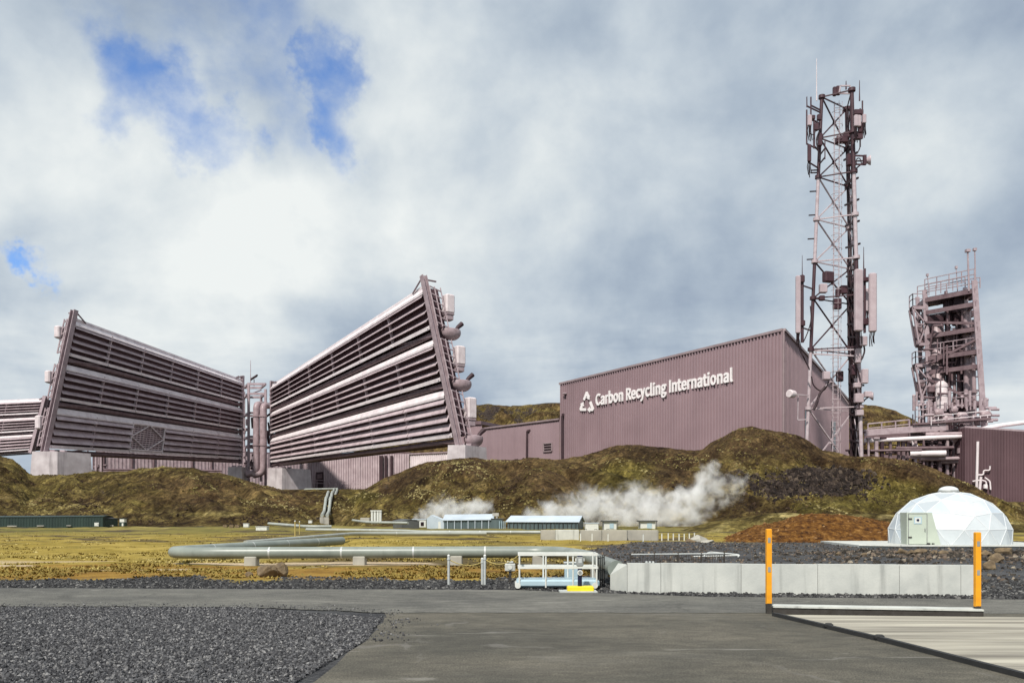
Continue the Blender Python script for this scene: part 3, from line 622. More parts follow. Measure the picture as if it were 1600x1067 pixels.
# orange-brown heap of tipped soil beside the dome
def make_mound():
    pxs = np.arange(1120, 1440, 1.5); A = (pxs-CX)/F; ys = np.arange(55, 76, .16)
    Y = np.repeat(ys[:, None], len(A), 1); X = A[None, :]*Y; px = np.repeat(pxs[None, :], len(ys), 0)
    top = prof([(1125, 845), (1150, 832), (1180, 820), (1210, 815), (1240, 806), (1265, 802), (1290, 801), (1320, 804), (1350, 808), (1390, 815), (1410, 826), (1435, 845)], px)
    cz = EYE+(HZ-top)/F*64; t = np.clip((Y-57)/7, -1, 1); s = np.where(Y < 64, np.sin(np.clip(t, -.2, 1)*1.57), 1-((Y-64)/9)**2)
    Z = -.15+(cz+.15)*s+.30*(fbm(X*1.2, Y*1.2, 5)-.5)*np.clip(s*3, 0, 1)-.05
    m, n, l, p, o = new_mat('rusty_soil')
    c = mramp(n, l, mnoise(n, l, 2.2, 7, .7), [(.34, (.032, .014, .007)), (.46, (.095, .040, .011)), (.56, (.17, .078, .018)), (.68, (.30, .16, .05))]); l.new(c, p.inputs['Base Color'])
    p.inputs['Roughness'].default_value = .95; p.inputs['Specular IOR Level'].default_value = .1; mbump(n, l, p, mnoise(n, l, 3.5, 6, .7), .9, .25)
    o = np_mesh('soil_mound_terrain', np.stack([X.ravel(), Y.ravel(), Z.ravel()], 1), grid_faces(len(ys), len(A)), m); o['kind'] = 'structure'
    n_ = 1500; i = rng.integers(0, Z.size, n_); s_ = .03+.10*rng.random(n_)**3; q = np.stack([X.ravel()[i], Y.ravel()[i], Z.ravel()[i]], 1); k = q[:, 2] > -.02
    stones('mound_rubble', q[k], s_[k], shade_mat('rusty_clods', [(0, (.04, .018, .008)), (.6, (.14, .065, .018)), (1, (.34, .20, .09))], noise=6))
make_mound()

# ------------------------------------------------------------------ air coolers
def make_cooler(label, nb, fb, ft, nt, T=4.0, nb_bays=6, lattice=None, cowls=True, simple=False):
    nb, fb, ft, nt = [Vector(q) for q in (nb, fb, ft, nt)]
    d = (fb-nb); d.z = 0; L = d.length; d.normalize(); n = Vector((d.y, -d.x, 0))
    if n.dot(nb) > 0: n = -n
    H = (nt-nb).z
    def Q(u, v, w=0.0): return (nb*(1-u)+fb*u)*(1-v)+(nt*(1-u)+ft*u)*v+n*w
    root = thing('air_cooler', label, 'air cooler', nb, 'V-shaped banks of louvred air coolers')
    def slab(mb, u0, u1, pa, pb, th):      # thin slab between two (v,w) profile points
        (va, wa), (vb, wb) = pa, pb
        A = [Q(u0, va, wa), Q(u1, va, wa), Q(u1, vb, wb), Q(u0, vb, wb)]
        nn = (A[1]-A[0]).cross(A[3]-A[0]).normalized()*th
        mb.hexa(A, [q+nn for q in A])
    tiers = [(.050, .325), (.395, .640), (.715, .960)]
    # end posts and edge rails
    for u, wd, w0 in ((-.006, 1.9, 1.0), (1.004, 1.3, .6)):
        m = MB()
        p, q = Q(u, -.02), Q(u, 1.025)
        for off, ww, hh in ((w0, wd, .22), (w0-1.3, wd, .22), (w0-.65, .25, 1.1)):
            m.beam(p+n*off, q+n*off, ww, hh, up=n)
        m.build('end_post', M['steel_light'], root)
    m = MB(); m.beam(Q(0, .972, -.5), Q(1, .972, -.5), .8, .7); m.build('top_rail', M['hood'], root)
    m = MB()
    for u0, s in ((.0, 1), (1.0, -1)):      # small corner braces on the top edge
        m.beam(Q(u0, 1.02, .3), Q(u0+.05*s, .965, .3), .35); m.beam(Q(u0, 1.02, -1.5), Q(u0+.05*s, .965, -1.5), .35)
        m.beam(Q(u0, 1.01, .5), Q(u0, 1.01, -T), .4)
    m.build('corner_brace', M['steel'], root)
    for ti, (v0, v1) in enumerate(tiers):
        hv = v1-v0
        m = MB(); a = [Q(0, v0, -T), Q(1, v0, -T), Q(1, v0, -.25), Q(0, v0, -.25)]; b_ = [Q(0, v1, -T), Q(1, v1, -T), Q(1, v1, -.25), Q(0, v1, -.25)]
        m.hexa(a, b_); m.build('radiator_core', M['core'], root)
        # hood: sloping sheet along the tier top, its paint lightened as if lit from above
        m = MB(); slab(m, .004, .996, (v1+.02*hv, -.3), (v1-.13*hv, .95), .12); slab(m, .004, .996, (v1-.13*hv, .95), (v1-.17*hv, .96), .1); m.build('hood', M['hood'], root)
        m = MB(); slab(m, .004, .996, (v0+.035*hv, .15), (v0+.035*hv, .95), .1); slab(m, .004, .996, (v0+.035*hv, .95), (v0-.055*hv, .97), .12)
        for k in range(nb_bays+1):
            uu = .01+.98*k/nb_bays; m.beam(Q(uu-.002, v0, 1.05), Q(uu+.002, v0, 1.05), .4, .5)
        m.build('sill', M['hood'], root)
        lo, hi = v0+.06*hv, v1-.13*hv; nbld = 4; pt = (hi-lo)/nbld
        for b in range(nb_bays):
            u0, u1 = .004+.992*b/nb_bays, .004+.992*(b+1)/nb_bays
            if lattice == (ti, b):
                m = MB(); 
                for k in range(11): t = k/10; uu = u0+(u1-u0)*t; m.beam(Q(uu, lo, .25), Q(uu, hi, .25), .42, .2, up=n)
                for k in range(13): t = k/12; vv = lo+(hi-lo)*t; m.beam(Q(u0, vv, .42), Q(u1, vv, .42), .2, .42)
                m.build('fan_grille', M['louvre'], root)
                m = MB(); uc, vc = (u0+u1)/2, (lo+hi)/2
                ring = [(uc, hi), (u1, vc), (uc, lo), (u0, vc)]
                for (a1, b1), (a2, b2) in zip(ring, ring[1:]+ring[:1]): m.beam(Q(a1, b1, .9), Q(a2, b2, .9), .3)
                for (a1, b1, a2, b2) in ((u0, lo, u0, hi), (u1, lo, u1, hi), (u0, hi, u1, hi), (u0, lo, u1, lo)): m.beam(Q(a1, b1, .9), Q(a2, b2, .9), .45)
                m.build('grille_frame', M['hood'], root)
                continue
            m = MB(); g = .0016
            for k in range(nbld):
                vt = lo+pt*(k+1); vb = vt-pt*(.56 if ti else .78)
                slab(m, u0+g, u1-g, (vt, .05), (vb, 1.5), .09)
                slab(m, u0+g, u1-g, (vb, 1.5), (vb-pt*.07, 1.5), .09)
                for uu in (u1-g*.4,):       # triangular bracket
                    tri = [Q(uu, vt, .05), Q(uu, vb-pt*.07, 1.5), Q(uu, vb-pt*.25, .05)]
                    m.prism(tri, d*.35)
            m.beam(Q(u1, lo-.02*hv, .45), Q(u1, hi+.01, .45), .42, .9, up=n)
            m.build('louvre_bank', [M['louvre']], root)
        m = MB(); vp = v0-.035 if ti else v0-.038
        m.tube([Q(-.0, vp, -.6), Q(1.0, vp, -.6)], H*.019, 14); 
        m.build('header_pipe', M['steel'], root)
        m = MB()      # framing seen in the dark gap under the tier
        vg = v0-.02
        for k in range(nb_bays):
            ua, ub = k/nb_bays, (k+1)/nb_bays
            if k in (0, nb_bays-1):
                m.beam(Q(ua if k == 0 else ub, v0-.052, .2), Q(ub if k == 0 else ua, v0-.006, .2), .4)
        m.beam(Q(0, v0-.053, -T*.7), Q(1, v0-.053, -T*.7), .5)
        m.build('bracing', M['steel'], root)
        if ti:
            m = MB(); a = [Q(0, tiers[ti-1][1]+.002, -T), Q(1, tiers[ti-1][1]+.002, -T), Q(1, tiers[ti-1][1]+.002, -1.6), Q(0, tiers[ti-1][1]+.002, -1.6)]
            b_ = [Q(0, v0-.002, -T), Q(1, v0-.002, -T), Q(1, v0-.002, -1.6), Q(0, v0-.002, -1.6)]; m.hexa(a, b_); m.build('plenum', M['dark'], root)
        # end of the tier: rail frame on the near end
        m = MB(); ue = -.012
        for k in range(6):
            vv = v0+hv*(.05+.9*k/5); m.beam(Q(ue, vv+.012, -.6), Q(ue, vv-.012, -T*.97), .28)
        for ww in (-.5, -T*.5, -T*.97): m.beam(Q(ue, v0, ww), Q(ue, v1, ww), .34)
        m.build('end_frame', M['steel_light'], root)
        if cowls:
            m = MB(); c = Q(-.004, v0-.02, -T-1.9)
            ang = math.atan2(d.y, d.x); rot = Matrix.Rotation(ang, 3, 'Z')
            c = c+n*.7; m.ball(c, (2.0, 3.3, 2.5), 20, 10, -90, 18, rot=rot)
            m.ball(c+Vector((0, 0, .77)), (1.92, 3.15, .45), 20, 4, 0, 90, rot=rot)
            m.build('fan_cowl', M['pipe_steel'], root)
            m = MB(); p = c-n*1.2+Vector((0, 0, 1.6)); m.tube([p-n*.6-Vector((0, 0, .6)), p-n*1.2+Vector((0, 0, .2)), p-n*2.7+Vector((0, 0, 1.5))], [.55, .65, .75], 10); m.build('drive_motor', M['dark'], root)
        m = MB(); c = Q(-.008, v0+hv*.62, -T-(1.9 if cowls else 1.1))
        ang = math.atan2(d.y, d.x)
        m.bbox(c, (3.2, 2.0 if not cowls else 3.0, hv*H*(.48 if cowls else .36)), .35, ang); m.build('control_cabinet', M['white'], root)
        if cowls:
            m = MB(); m.bbox(c-Vector((0, 0, hv*H*.34)), (2.6, 2.4, hv*H*.15), .25, ang); m.bbox(c-Vector((0, 0, hv*H*.26)), (3.0, 2.8, .7), .2, ang); m.build('junction_box', M['steel_light'], root)
    return root
make_cooler('left bank of mauve louvres, with one square lattice grille in its bottom row',
            P(70, 708, 270), P(375, 722, 384), P(378, 590, 384), P(116, 491, 270), T=2.2, lattice=(0, 2), cowls=False)
make_cooler('tallest bank of mauve louvres, with white cabinets and round cowls at its right end',
            P(715, 692, 250), P(425, 727, 384), P(425, 598, 384), P(662, 439, 250), T=4.4)
make_cooler('short distant bank of louvres cut by the left edge of the picture',
            P(50, 706, 318), P(-90, 716, 345), P(-90, 628, 345), P(72, 621, 318), T=5.0, nb_bays=3, cowls=False)

def plinth(label, x0, x1, ytop, ybot, Y, depth, side=0.0, taper=.92):
    a, b_ = P(x0, ytop, Y), P(x1, ytop, Y); zt = a.z; zb = EYE+(HZ-ybot)/F*Y-3.0
    o = thing('concrete_plinth', label, 'plinth', ((a.x+b_.x)/2, Y+depth/2, zb), 'concrete plinths under the coolers')
    s = Vector((side, depth, 0))
    A = [Vector((a.x, Y, zt)), Vector((b_.x, Y, zt)), Vector((b_.x, Y, zt))+s, Vector((a.x, Y, zt))+s]
    c = sum(A, Vector())/4; Bm = [c+(q-c)*(1/taper) for q in A]; Bm = [Vector((q.x, q.y, zb)) for q in Bm]
    m = MB(); m.hexa(Bm, A); m.build('block', M['plinth'], o)
    m = MB()
    for t in (.3, .7):
        q = A[0]*(1-t)+A[1]*t+s*.4; m.box(q+Vector((0, 0, .35)), (1.6, 1.6, .66)); 
    m.build('base_plate', M['steel_light'], o)
plinth('stout pale plinth under the near end of the lattice-grille bank, at the left edge', 50, 90, 705, 744, 266, 9, 6)
plinth('pale block with a sloping side under the near end of the tallest louvre bank', 700, 727, 695, 724, 247, 8, 6)
plinth('tall square plinth under the far end of the tallest louvre bank', 419, 441, 731, 764, 372, 11, 10)
plinth('small low plinth under the far end of the lattice-grille bank', 356, 378, 729, 743, 376, 7)
plinth('low pale kerb block beside the stout left plinth, under the bank', 100, 138, 733, 744, 300, 6)

# ------------------------------------------------------------------ pipe rack standing in the V between the two banks
def make_riser_rack():
    o = thing('riser_rack', 'open steel frame holding two tall vertical pipes between the two louvre banks', 'pipe rack', P(402, 745, 388))
    Yf, Yb = 385, 396
    cols = [(388.5, Yf, 598, 748), (415, Yf, 608, 748), (381, Yb, 612, 740), (408, Yb, 618, 740)]
    for px, Y, t, b_ in cols:
        m = MB(); p, q = P(px, b_+12, Y), P(px, t, Y); m.beam(p, q, 1.0); m.build('post', M['steel_light'], o)
    zt = P(0, 600, Yf).z
    m = MB()
    cn = {k: P(c[0], 600, c[1]) for k, c in enumerate(cols)}
    for k in cn: cn[k].z = zt
    for a, b_ in ((0, 1), (0, 2), (1, 3), (2, 3)):
        for dz in (0, -4.5): m.beam(cn[a]+Vector((0, 0, dz)), cn[b_]+Vector((0, 0, dz)), .8, 1.0)
    m.beam(cn[0]+Vector((0, 0, -5)), cn[3]+Vector((0, 0, -1)), .5)
    m.build('top_frame', M['steel_light'], o)
    for r in (645, 682, 696, 725):
        m = MB(); z = P(0, r, Yf).z
        for a, b_ in ((0, 1), (0, 2), (1, 3), (2, 3)):
            p, q = cn[a].copy(), cn[b_].copy(); p.z = q.z = z; m.beam(p, q, .6, .9)
        m.build('cross_beam', M['steel'], o)
    for px, t, b_ in ((400.5, 632, 738), (411, 634, 739)):
        m = MB(); Y = 380; p = P(px, t, Y); q = P(px, b_, Y)
        m.tube(rpoly([p+Vector((0, 14, 2)), p, q, q+Vector((-4.5, 0, -1)), ], 2.4, 6), 1.45, 14)
        for rr in (650, 695): c = P(px, rr, Y); m.tube([c-Vector((0, 0, .4)), c+Vector((0, 0, .4))], 1.75, 14)
        m.build('riser_pipe', M['pipe_steel'], o)
    r = random.Random(5)
    for k in range(16):
        m = MB(); x = r.uniform(381, 420); y = r.uniform(640, 735); p = P(x, y, 393); q = p+Vector((r.choice([-4, 4, 0, 6]), r.uniform(-2, 3), r.choice([0, 0, -6, 5]))); m.tube([p, q], r.uniform(.3, .7), 7); m.build('pipe', M['dark'], o)
    r = random.Random(8)
    for k in range(9):
        m = MB(); x = r.uniform(380, 398); y = r.uniform(650, 735); m.bbox(P(x, y, 391), (r.uniform(1, 3), 1.5, r.uniform(1, 3)), .15); m.build('valve_box', M['steel_light'], o)
    m = MB(); b_ = P(391.5, 600, 386); m.tube([b_, b_+Vector((0, 0, 11))], [.22, .1], 6); m.build('whip_antenna', M['steel_light'], o)
    m = MB(); b_ = P(397, 596, 386); m.beam(b_+Vector((0, 0, -2)), b_+Vector((0, 0, 1)), .3); m.hexa([b_+Vector((-1.6, -1, .6)), b_+Vector((1.2, -1, 2.4)), b_+Vector((1.2, 1, 2.4)), b_+Vector((-1.6, 1, .6))], [b_+Vector((-1.2, -1, 1.4)), b_+Vector((1.6, -1, 3.2)), b_+Vector((1.6, 1, 3.2)), b_+Vector((-1.2, 1, 1.4))]); m.build('floodlight', M['dark'], o)
make_riser_rack()

# ------------------------------------------------------------------ ribbed walls
def ribbed(mb, A, B, zt0, zt1, zb0, zb1, nr, dep, n):
    """vertical trapezoid ribs along A-B (horizontal points)"""
    A, B = Vector((A[0], A[1], 0)), Vector((B[0], B[1], 0)); vs = []; fs = []
    for i in range(nr):
        for t, o in ((0, 0), (.50, 0), (.62, dep), (.88, dep)):
            u = (i+t)/nr; p = A.lerp(B, u)+n*o; vs += [(p.x, p.y, zb0+(zb1-zb0)*u), (p.x, p.y, zt0+(zt1-zt0)*u)]
    p = B; vs += [(p.x, p.y, zb1), (p.x, p.y, zt1)]
    for i in range(len(vs)//2-1): fs.append((2*i, 2*i+2, 2*i+3, 2*i+1))
    mb.add(vs, fs)
def outn(A, B):
    d = Vector((B[0]-A[0], B[1]-A[1], 0)).normalized(); n = Vector((d.y, -d.x, 0)); return -n if n.dot(Vector((A[0], A[1], 0))) > 0 else n
SANS = None
try:       # Blender's own bundled grotesque; without it the built-in font is used
    import os
    SANS = bpy.data.fonts.load(os.path.join(bpy.utils.system_resource('DATAFILES'), 'fonts', 'Noto Sans CJK Regular.woff2'))
except Exception: SANS = None
def text_mesh(body, bold=0.012):
    cu = bpy.data.curves.new('lettering_curve', 'FONT'); cu.body = body; cu.extrude = .03; cu.offset = bold; cu.resolution_u = 3; cu.space_character = 1.02; cu.fill_mode = 'BOTH'
    if SANS: cu.font = SANS
    t = bpy.data.objects.new('lettering_curve', cu); COL.objects.link(t)
    dg = bpy.context.evaluated_depsgraph_get(); dg.update(); me = bpy.data.meshes.new_from_object(t.evaluated_get(dg))
    V = [v.co.copy() for v in me.vertices]; Fc = [tuple(p.vertices) for p in me.polygons]
    bpy.data.objects.remove(t); bpy.data.curves.remove(cu); bpy.data.meshes.remove(me); return V, Fc
def on_line(A, B, px):       # where the sight line of a column meets a vertical wall
    k = (px-CX)/F; dx, dy = B[0]-A[0], B[1]-A[1]; t = (k*A[1]-A[0])/(dx-k*dy); return Vector((A[0]+dx*t, A[1]+dy*t, 0))
def on_wall(A, B, px, py): p = on_line(A, B, px); p.z = EYE+(HZ-py)/F*p.y; return p

def make_hall():
    A, B, C = P(875, 601, 350), P(1224, 517, 262), P(1326, 628, 340)
    o = thing('industrial_hall', 'big ribbed mauve hall with white recycling emblem and lettering along its wall', 'hall', (B.x, B.y, 8))
    zb = 8.0; n = outn(A, B)
    m = MB(); ribbed(m, A, B, A.z, B.z, zb, zb, 84, .55, n); m.build('front_wall', M['cladding'], o)
    n2 = outn(B, C); m = MB(); ribbed(m, B, C, B.z, C.z, zb, zb, 60, .22, n2); m.build('end_wall', M['cladding_dark'], o)
    Dp = A+(C-B); Dp.z = C.z-3
    m = MB(); m.hexa([A-Vector((0, 0, .3)), B-Vector((0, 0, .3)), C-Vector((0, 0, .3)), Dp-Vector((0, 0, .3))], [A, B, C, Dp]); m.quad(A-Vector((0, 0, A.z-zb)), Dp-Vector((0, 0, Dp.z-zb)), Dp, A); m.build('roof', M['cladding_dark'], o)
    m = MB(); up = Vector((0, 0, .35)); m.beam(A+n*.3+up, B+n*.3+up, .8, .8); m.beam(B+n2*.3+up, C+n2*.3+up, .8, .8); m.build('eaves_flashing', M['flash'], o)
    m = MB(); m.beam(Vector((B.x, B.y, zb))+n*.2+n2*.1, B+n*.2+n2*.1, .55); m.build('corner_flashing', M['flash'], o)
    # downpipe and lamp
    for px, t, b_ in ((881, 650, 720),):
        p, q = on_wall(A, B, px, t)+n*.9, on_wall(A, B, px, b_)+n*.9; m = MB(); m.beam(p, q, .9); m.beam(p+Vector((0, 0, .4)), p+Vector((.9, -.5, .4)), 1.1); m.build('downpipe', M['dark'], o)
    p = on_wall(A, B, 885, 615)+n; m = MB(); m.box(p, (1.5, 1.8, .5)); m.build('wall_lamp', M['steel_light'], o)
    # lettering
    l0, l1 = on_wall(A, B, 933, 633.5), on_wall(A, B, 1147, 595.5)
    V, Fc = text_mesh('Carbon Recycling International', .012)
    xs = [v.x for v in V]; x0, x1 = min(xs), max(xs); ex = (l1-l0)/(x1-x0); top = max(v.y for v in V); hgt = 19.0/F*l0.y/top; h2 = 21.5/F*l1.y/top
    vs = []
    for v in V:
        t = (v.x-x0)/(x1-x0); vs.append(l0+ex*(v.x-x0)+Vector((0, 0, 1))*v.y*(hgt+(h2-hgt)*t)+n*(.68+v.z*8))
    m = MB(); m.add(vs, Fc); m.build('lettering', M['letter'], o)
    # triangular recycling emblem of three bent arrows with a C inside
    c = on_wall(A, B, 919, 627); sx = (on_wall(A, B, 931, 627)-on_wall(A, B, 907.5, 627)); ex = sx/2.0; ez = Vector((0, 0, 16.5/F*c.y))
    E = lambda x, y, w=0: c+ex*x+ez*y+n*(.6+w)
    m = MB()
    tri = [Vector((0, 1.10)), Vector((1.06, -.92)), Vector((-1.06, -.92))]; wd = .27
    for k in range(3):
        a, b_, p = tri[k], tri[(k+1) % 3], tri[k-1]
        e1, e2 = (p-a).normalized(), (b_-a).normalized(); L1, L2 = (p-a).length, (b_-a).length
        bis = (e1+e2).normalized(); half = math.acos(max(-1, min(1, e1.dot(e2))))/2; ic = a+bis*(wd/math.sin(half))
        i1 = (ic-a)-e1*(ic-a).dot(e1); i1.normalize(); i2 = (ic-a)-e2*(ic-a).dot(e2); i2.normalize()
        c1, c2 = a+e1*.22, a+e2*.22; s1, s2 = a+e1*L1*.46, a+e2*L2*.30
        for poly in ((s1, c1, ic, s1+i1*wd), (c1, c2, ic), (c2, s2, s2+i2*wd, ic), (s2-i2*.14, s2+e2*.34+i2*wd*.5, s2+i2*(wd+.14))): m.prism([E(*q) for q in poly], n*.3)
    m.build('recycling_emblem', M['letter'], o)
    V, Fc = text_mesh('C', .0); V2 = [E((v.x-.36)*.85, (v.y-.36)*1.0-.22, v.z) for v in V]; m = MB(); m.add(V2, Fc); m.build('emblem_initial', M['flash'], o)
    # dark door strips in the end wall
    for px0, px1, t, b_ in ((1256, 1260, 637, 700), (1298, 1304, 658, 700)):
        a, b2 = on_wall(B, C, px0, t), on_wall(B, C, px1, t); k = EYE+(HZ-b_)/F*a.y
        m = MB(); m.prism([a+n2*.2, b2+n2*.2, Vector((b2.x, b2.y, k))+n2*.2, Vector((a.x, a.y, k))+n2*.2], n2*.2); m.build('end_door', M['glass_dark'], o)
    # annexe
    A0 = P(752, 671, 392); A1 = P(874.5, 656, 351.5)
    an = thing('annexe', 'low mauve annexe with one small window against the hall, left of the lettering', 'annexe', (A0.x, A0.y, 8))
    nn = outn(A0, A1); m = MB(); ribbed(m, A0, A1, A0.z, A1.z, zb, zb, 52, .1, nn); m.build('wall', M['cladding'], an)
    bk = -nn*40; m = MB(); m.hexa([q-Vector((0, 0, .4)) for q in (A0, A1, A1+bk, A0+bk)], [A0, A1, A1+bk, A0+bk]); m.quad(Vector((A0.x, A0.y, zb)), A0, A0+bk, Vector((A0.x+bk.x, A0.y+bk.y, zb))); m.build('roof', M['cladding_dark'], an)
    m = MB(); m.beam(A0+nn*.3+up, A1+nn*.3+up, .7, .7); m.build('eaves_flashing', M['flash'], an)
    w = [on_wall(A0, A1, *q)+nn*.12 for q in ((850, 693), (863, 692), (863, 704.5), (850, 705.5))]
    m = MB(); m.prism(w, nn*.15); win = m.build('window', M['glass_dark'], an)
    m = MB()
    for a, b_ in zip(w, w[1:]+w[:1]): m.beam(a+nn*.2, b_+nn*.2, .5)
    for t in (.33, .66): m.beam(w[0].lerp(w[3], t)+nn*.2, w[1].lerp(w[2], t)+nn*.2, .3)
    m.build('window_frame', M['flash'], win)
    p, q = on_wall(A0, A1, 825, 674)+nn*.6, on_wall(A0, A1, 824.5, 722)+nn*.6; m = MB(); m.beam(p, q, .8); m.beam(p, p+Vector((1.6, -.6, .5)), .9); m.build('downpipe', M['dark'], an)
    # plain box building showing behind the tallest bank's end
    b0, b1 = P(718, 664, 402), P(753, 663, 396)
    bb = thing('store_building', 'plain mauve store block seen just behind the end of the tallest louvre bank', 'building', (b0.x, b0.y, 8)); nb_ = outn(b0, b1)
    m = MB(); ribbed(m, b0, b1, b0.z, b1.z, zb, zb, 16, .1, nb_); m.build('wall', M['cladding_dark'], bb)
    m = MB(); bk = -nb_*20; m.hexa([b0+bk, b1+bk, b1+nb_*.8, b0+nb_*.8], [q+Vector((0, 0, 1.6)) for q in (b0+bk, b1+bk, b1+nb_*.8, b0+nb_*.8)]); m.build('roof', M['steel'], bb)
make_hall()

def make_back_sheds():
    a, b_ = P(468, 690, 412), P(640, 672, 398); zb = 8
    o = thing('ribbed_shed', 'ribbed mauve shed with a dark door, seen under the tallest louvre bank', 'shed', (a.x, a.y, zb)); n = outn(a, b_)
    m = MB(); ribbed(m, a, b_, a.z-7, a.z-7, zb, zb, 46, .45, n); m.build('wall', M['louvre'], o)
    m = MB(); bk = -n*25; t = a.z-7; m.hexa([Vector((q.x, q.y, t)) for q in (a, b_, b_+bk, a+bk)], [Vector((q.x, q.y, t+.8)) for q in (a, b_, b_+bk, a+bk)]); m.build('roof', M['steel'], o)
    m = MB(); w = [on_wall(a, b_, *q)+n*.5 for q in ((495, 738), (506, 737), (506, 764), (495, 764))]; m.prism(w, n*.2); d = m.build('door', M['dark'], o)
    m = MB(); w = [on_wall(a, b_, *q)+n*.72 for q in ((496.5, 741), (504.5, 740), (504.5, 747), (496.5, 748))]; m.prism(w, n*.1); m.build('door_vent', M['steel'], d)
    for px in (597, 604, 613):
        m = MB(); p = on_wall(a, b_, px, 712)+n*.9; q = on_wall(a, b_, px, 770)+n*.9; m.beam(p, q, 1.2 if px > 600 else 1.8); m.build('pilaster', M['dark'], o)
    m = MB(); p = on_wall(a, b_, 472, 748)+n*3; q = on_wall(a, b_, 585, 756)+n*3; m.beam(p, q, .25); p.z -= 1.5; q.z -= 1.5; m.beam(p, q, .25)
    for k in range(9): c = p.lerp(q, k/8); m.beam(c+Vector((0, 0, -2.6)), c+Vector((0, 0, 1.5)), .25)
    m.build('handrail', M['louvre'], o)
    a, b_ = P(641, 710, 392), P(712, 708, 380)
    o = thing('pale_annex_wall', 'low pale wall sheet under the raised end of the tallest louvre bank', 'wall', (a.x, a.y, zb)); n = outn(a, b_)
    m = MB(); ribbed(m, a, b_, a.z, a.z, zb, zb, 24, .3, n); m.build('panel', M['hood'], o); m = MB(); m.beam(Vector((a.x, a.y, a.z+.3)), Vector((b_.x, b_.y, a.z+.3)), 1.4, .6); m.build('capping', M['steel_light'], o)
    a, b_ = P(150, 700, 392), P(474, 722, 436)
    o = thing('long_pale_shed', 'long pale shed behind and below the lattice-grille louvre bank', 'shed', (a.x, a.y, zb)); n = outn(a, b_)
    m = MB(); ribbed(m, a, b_, a.z, a.z, zb, zb, 60, .25, n); m.build('wall', M['steel_light'], o)
    m = MB(); bk = -n*25; t = a.z; m.hexa([Vector((q.x, q.y, t)) for q in (a, b_, b_+bk, a+bk)], [Vector((q.x, q.y, t+.8)) for q in (a, b_, b_+bk, a+bk)]); m.build('roof', M['steel'], o)
    for px in (162, 206, 240, 300, 330):
        m = MB(); p = on_wall(a, b_, px, 705)+n*.6; q = on_wall(a, b_, px, 745)+n*.6; m.beam(p, q, .8); m.build('pilaster', M['steel'], o)
    m = MB()
    for z, w_ in ((738, .9), (734, .5), (741, .5)): m.tube([on_wall(a, b_, 155, z)+n*4, on_wall(a, b_, 345, z+2)+n*4], w_, 8)
    m.build('service_pipe', M['steel'], o)
    # pumps under the bank
    o = thing('pump_skid', 'skid of small pumps and valves under the bank beside the stout left plinth', 'pump skid', P(125, 740, 305)); r = random.Random(3)
    for k, (px, py) in enumerate(((112, 728), (121, 728))):
        m = MB(); c = P(px, py, 303); m.tube([c-Vector((1.5, 0, 0)), c+Vector((1.5, 0, 0))], 1.1, 12); m.ball(c, 1.3, 10, 6); m.build('pump', M['hood'], o)
    for k in range(16):
        m = MB(); x = r.uniform(97, 160); y = r.uniform(712, 738); p = P(x, y, 306+r.uniform(0, 5)); q = p+Vector(r.choice([(0, 0, 4), (3, 0, 0), (-3, 0, 0), (0, 0, -4), (0, 0, 5)])); m.tube([p, q], r.uniform(.15, .5), 6); m.build('pipe', M['steel'], o)
    for px in (104, 126, 131, 150, 158): m = MB(); m.beam(P(px, 706, 305), P(px, 746, 305), .7); m.build('post', M['steel_light'], o)
make_back_sheds()

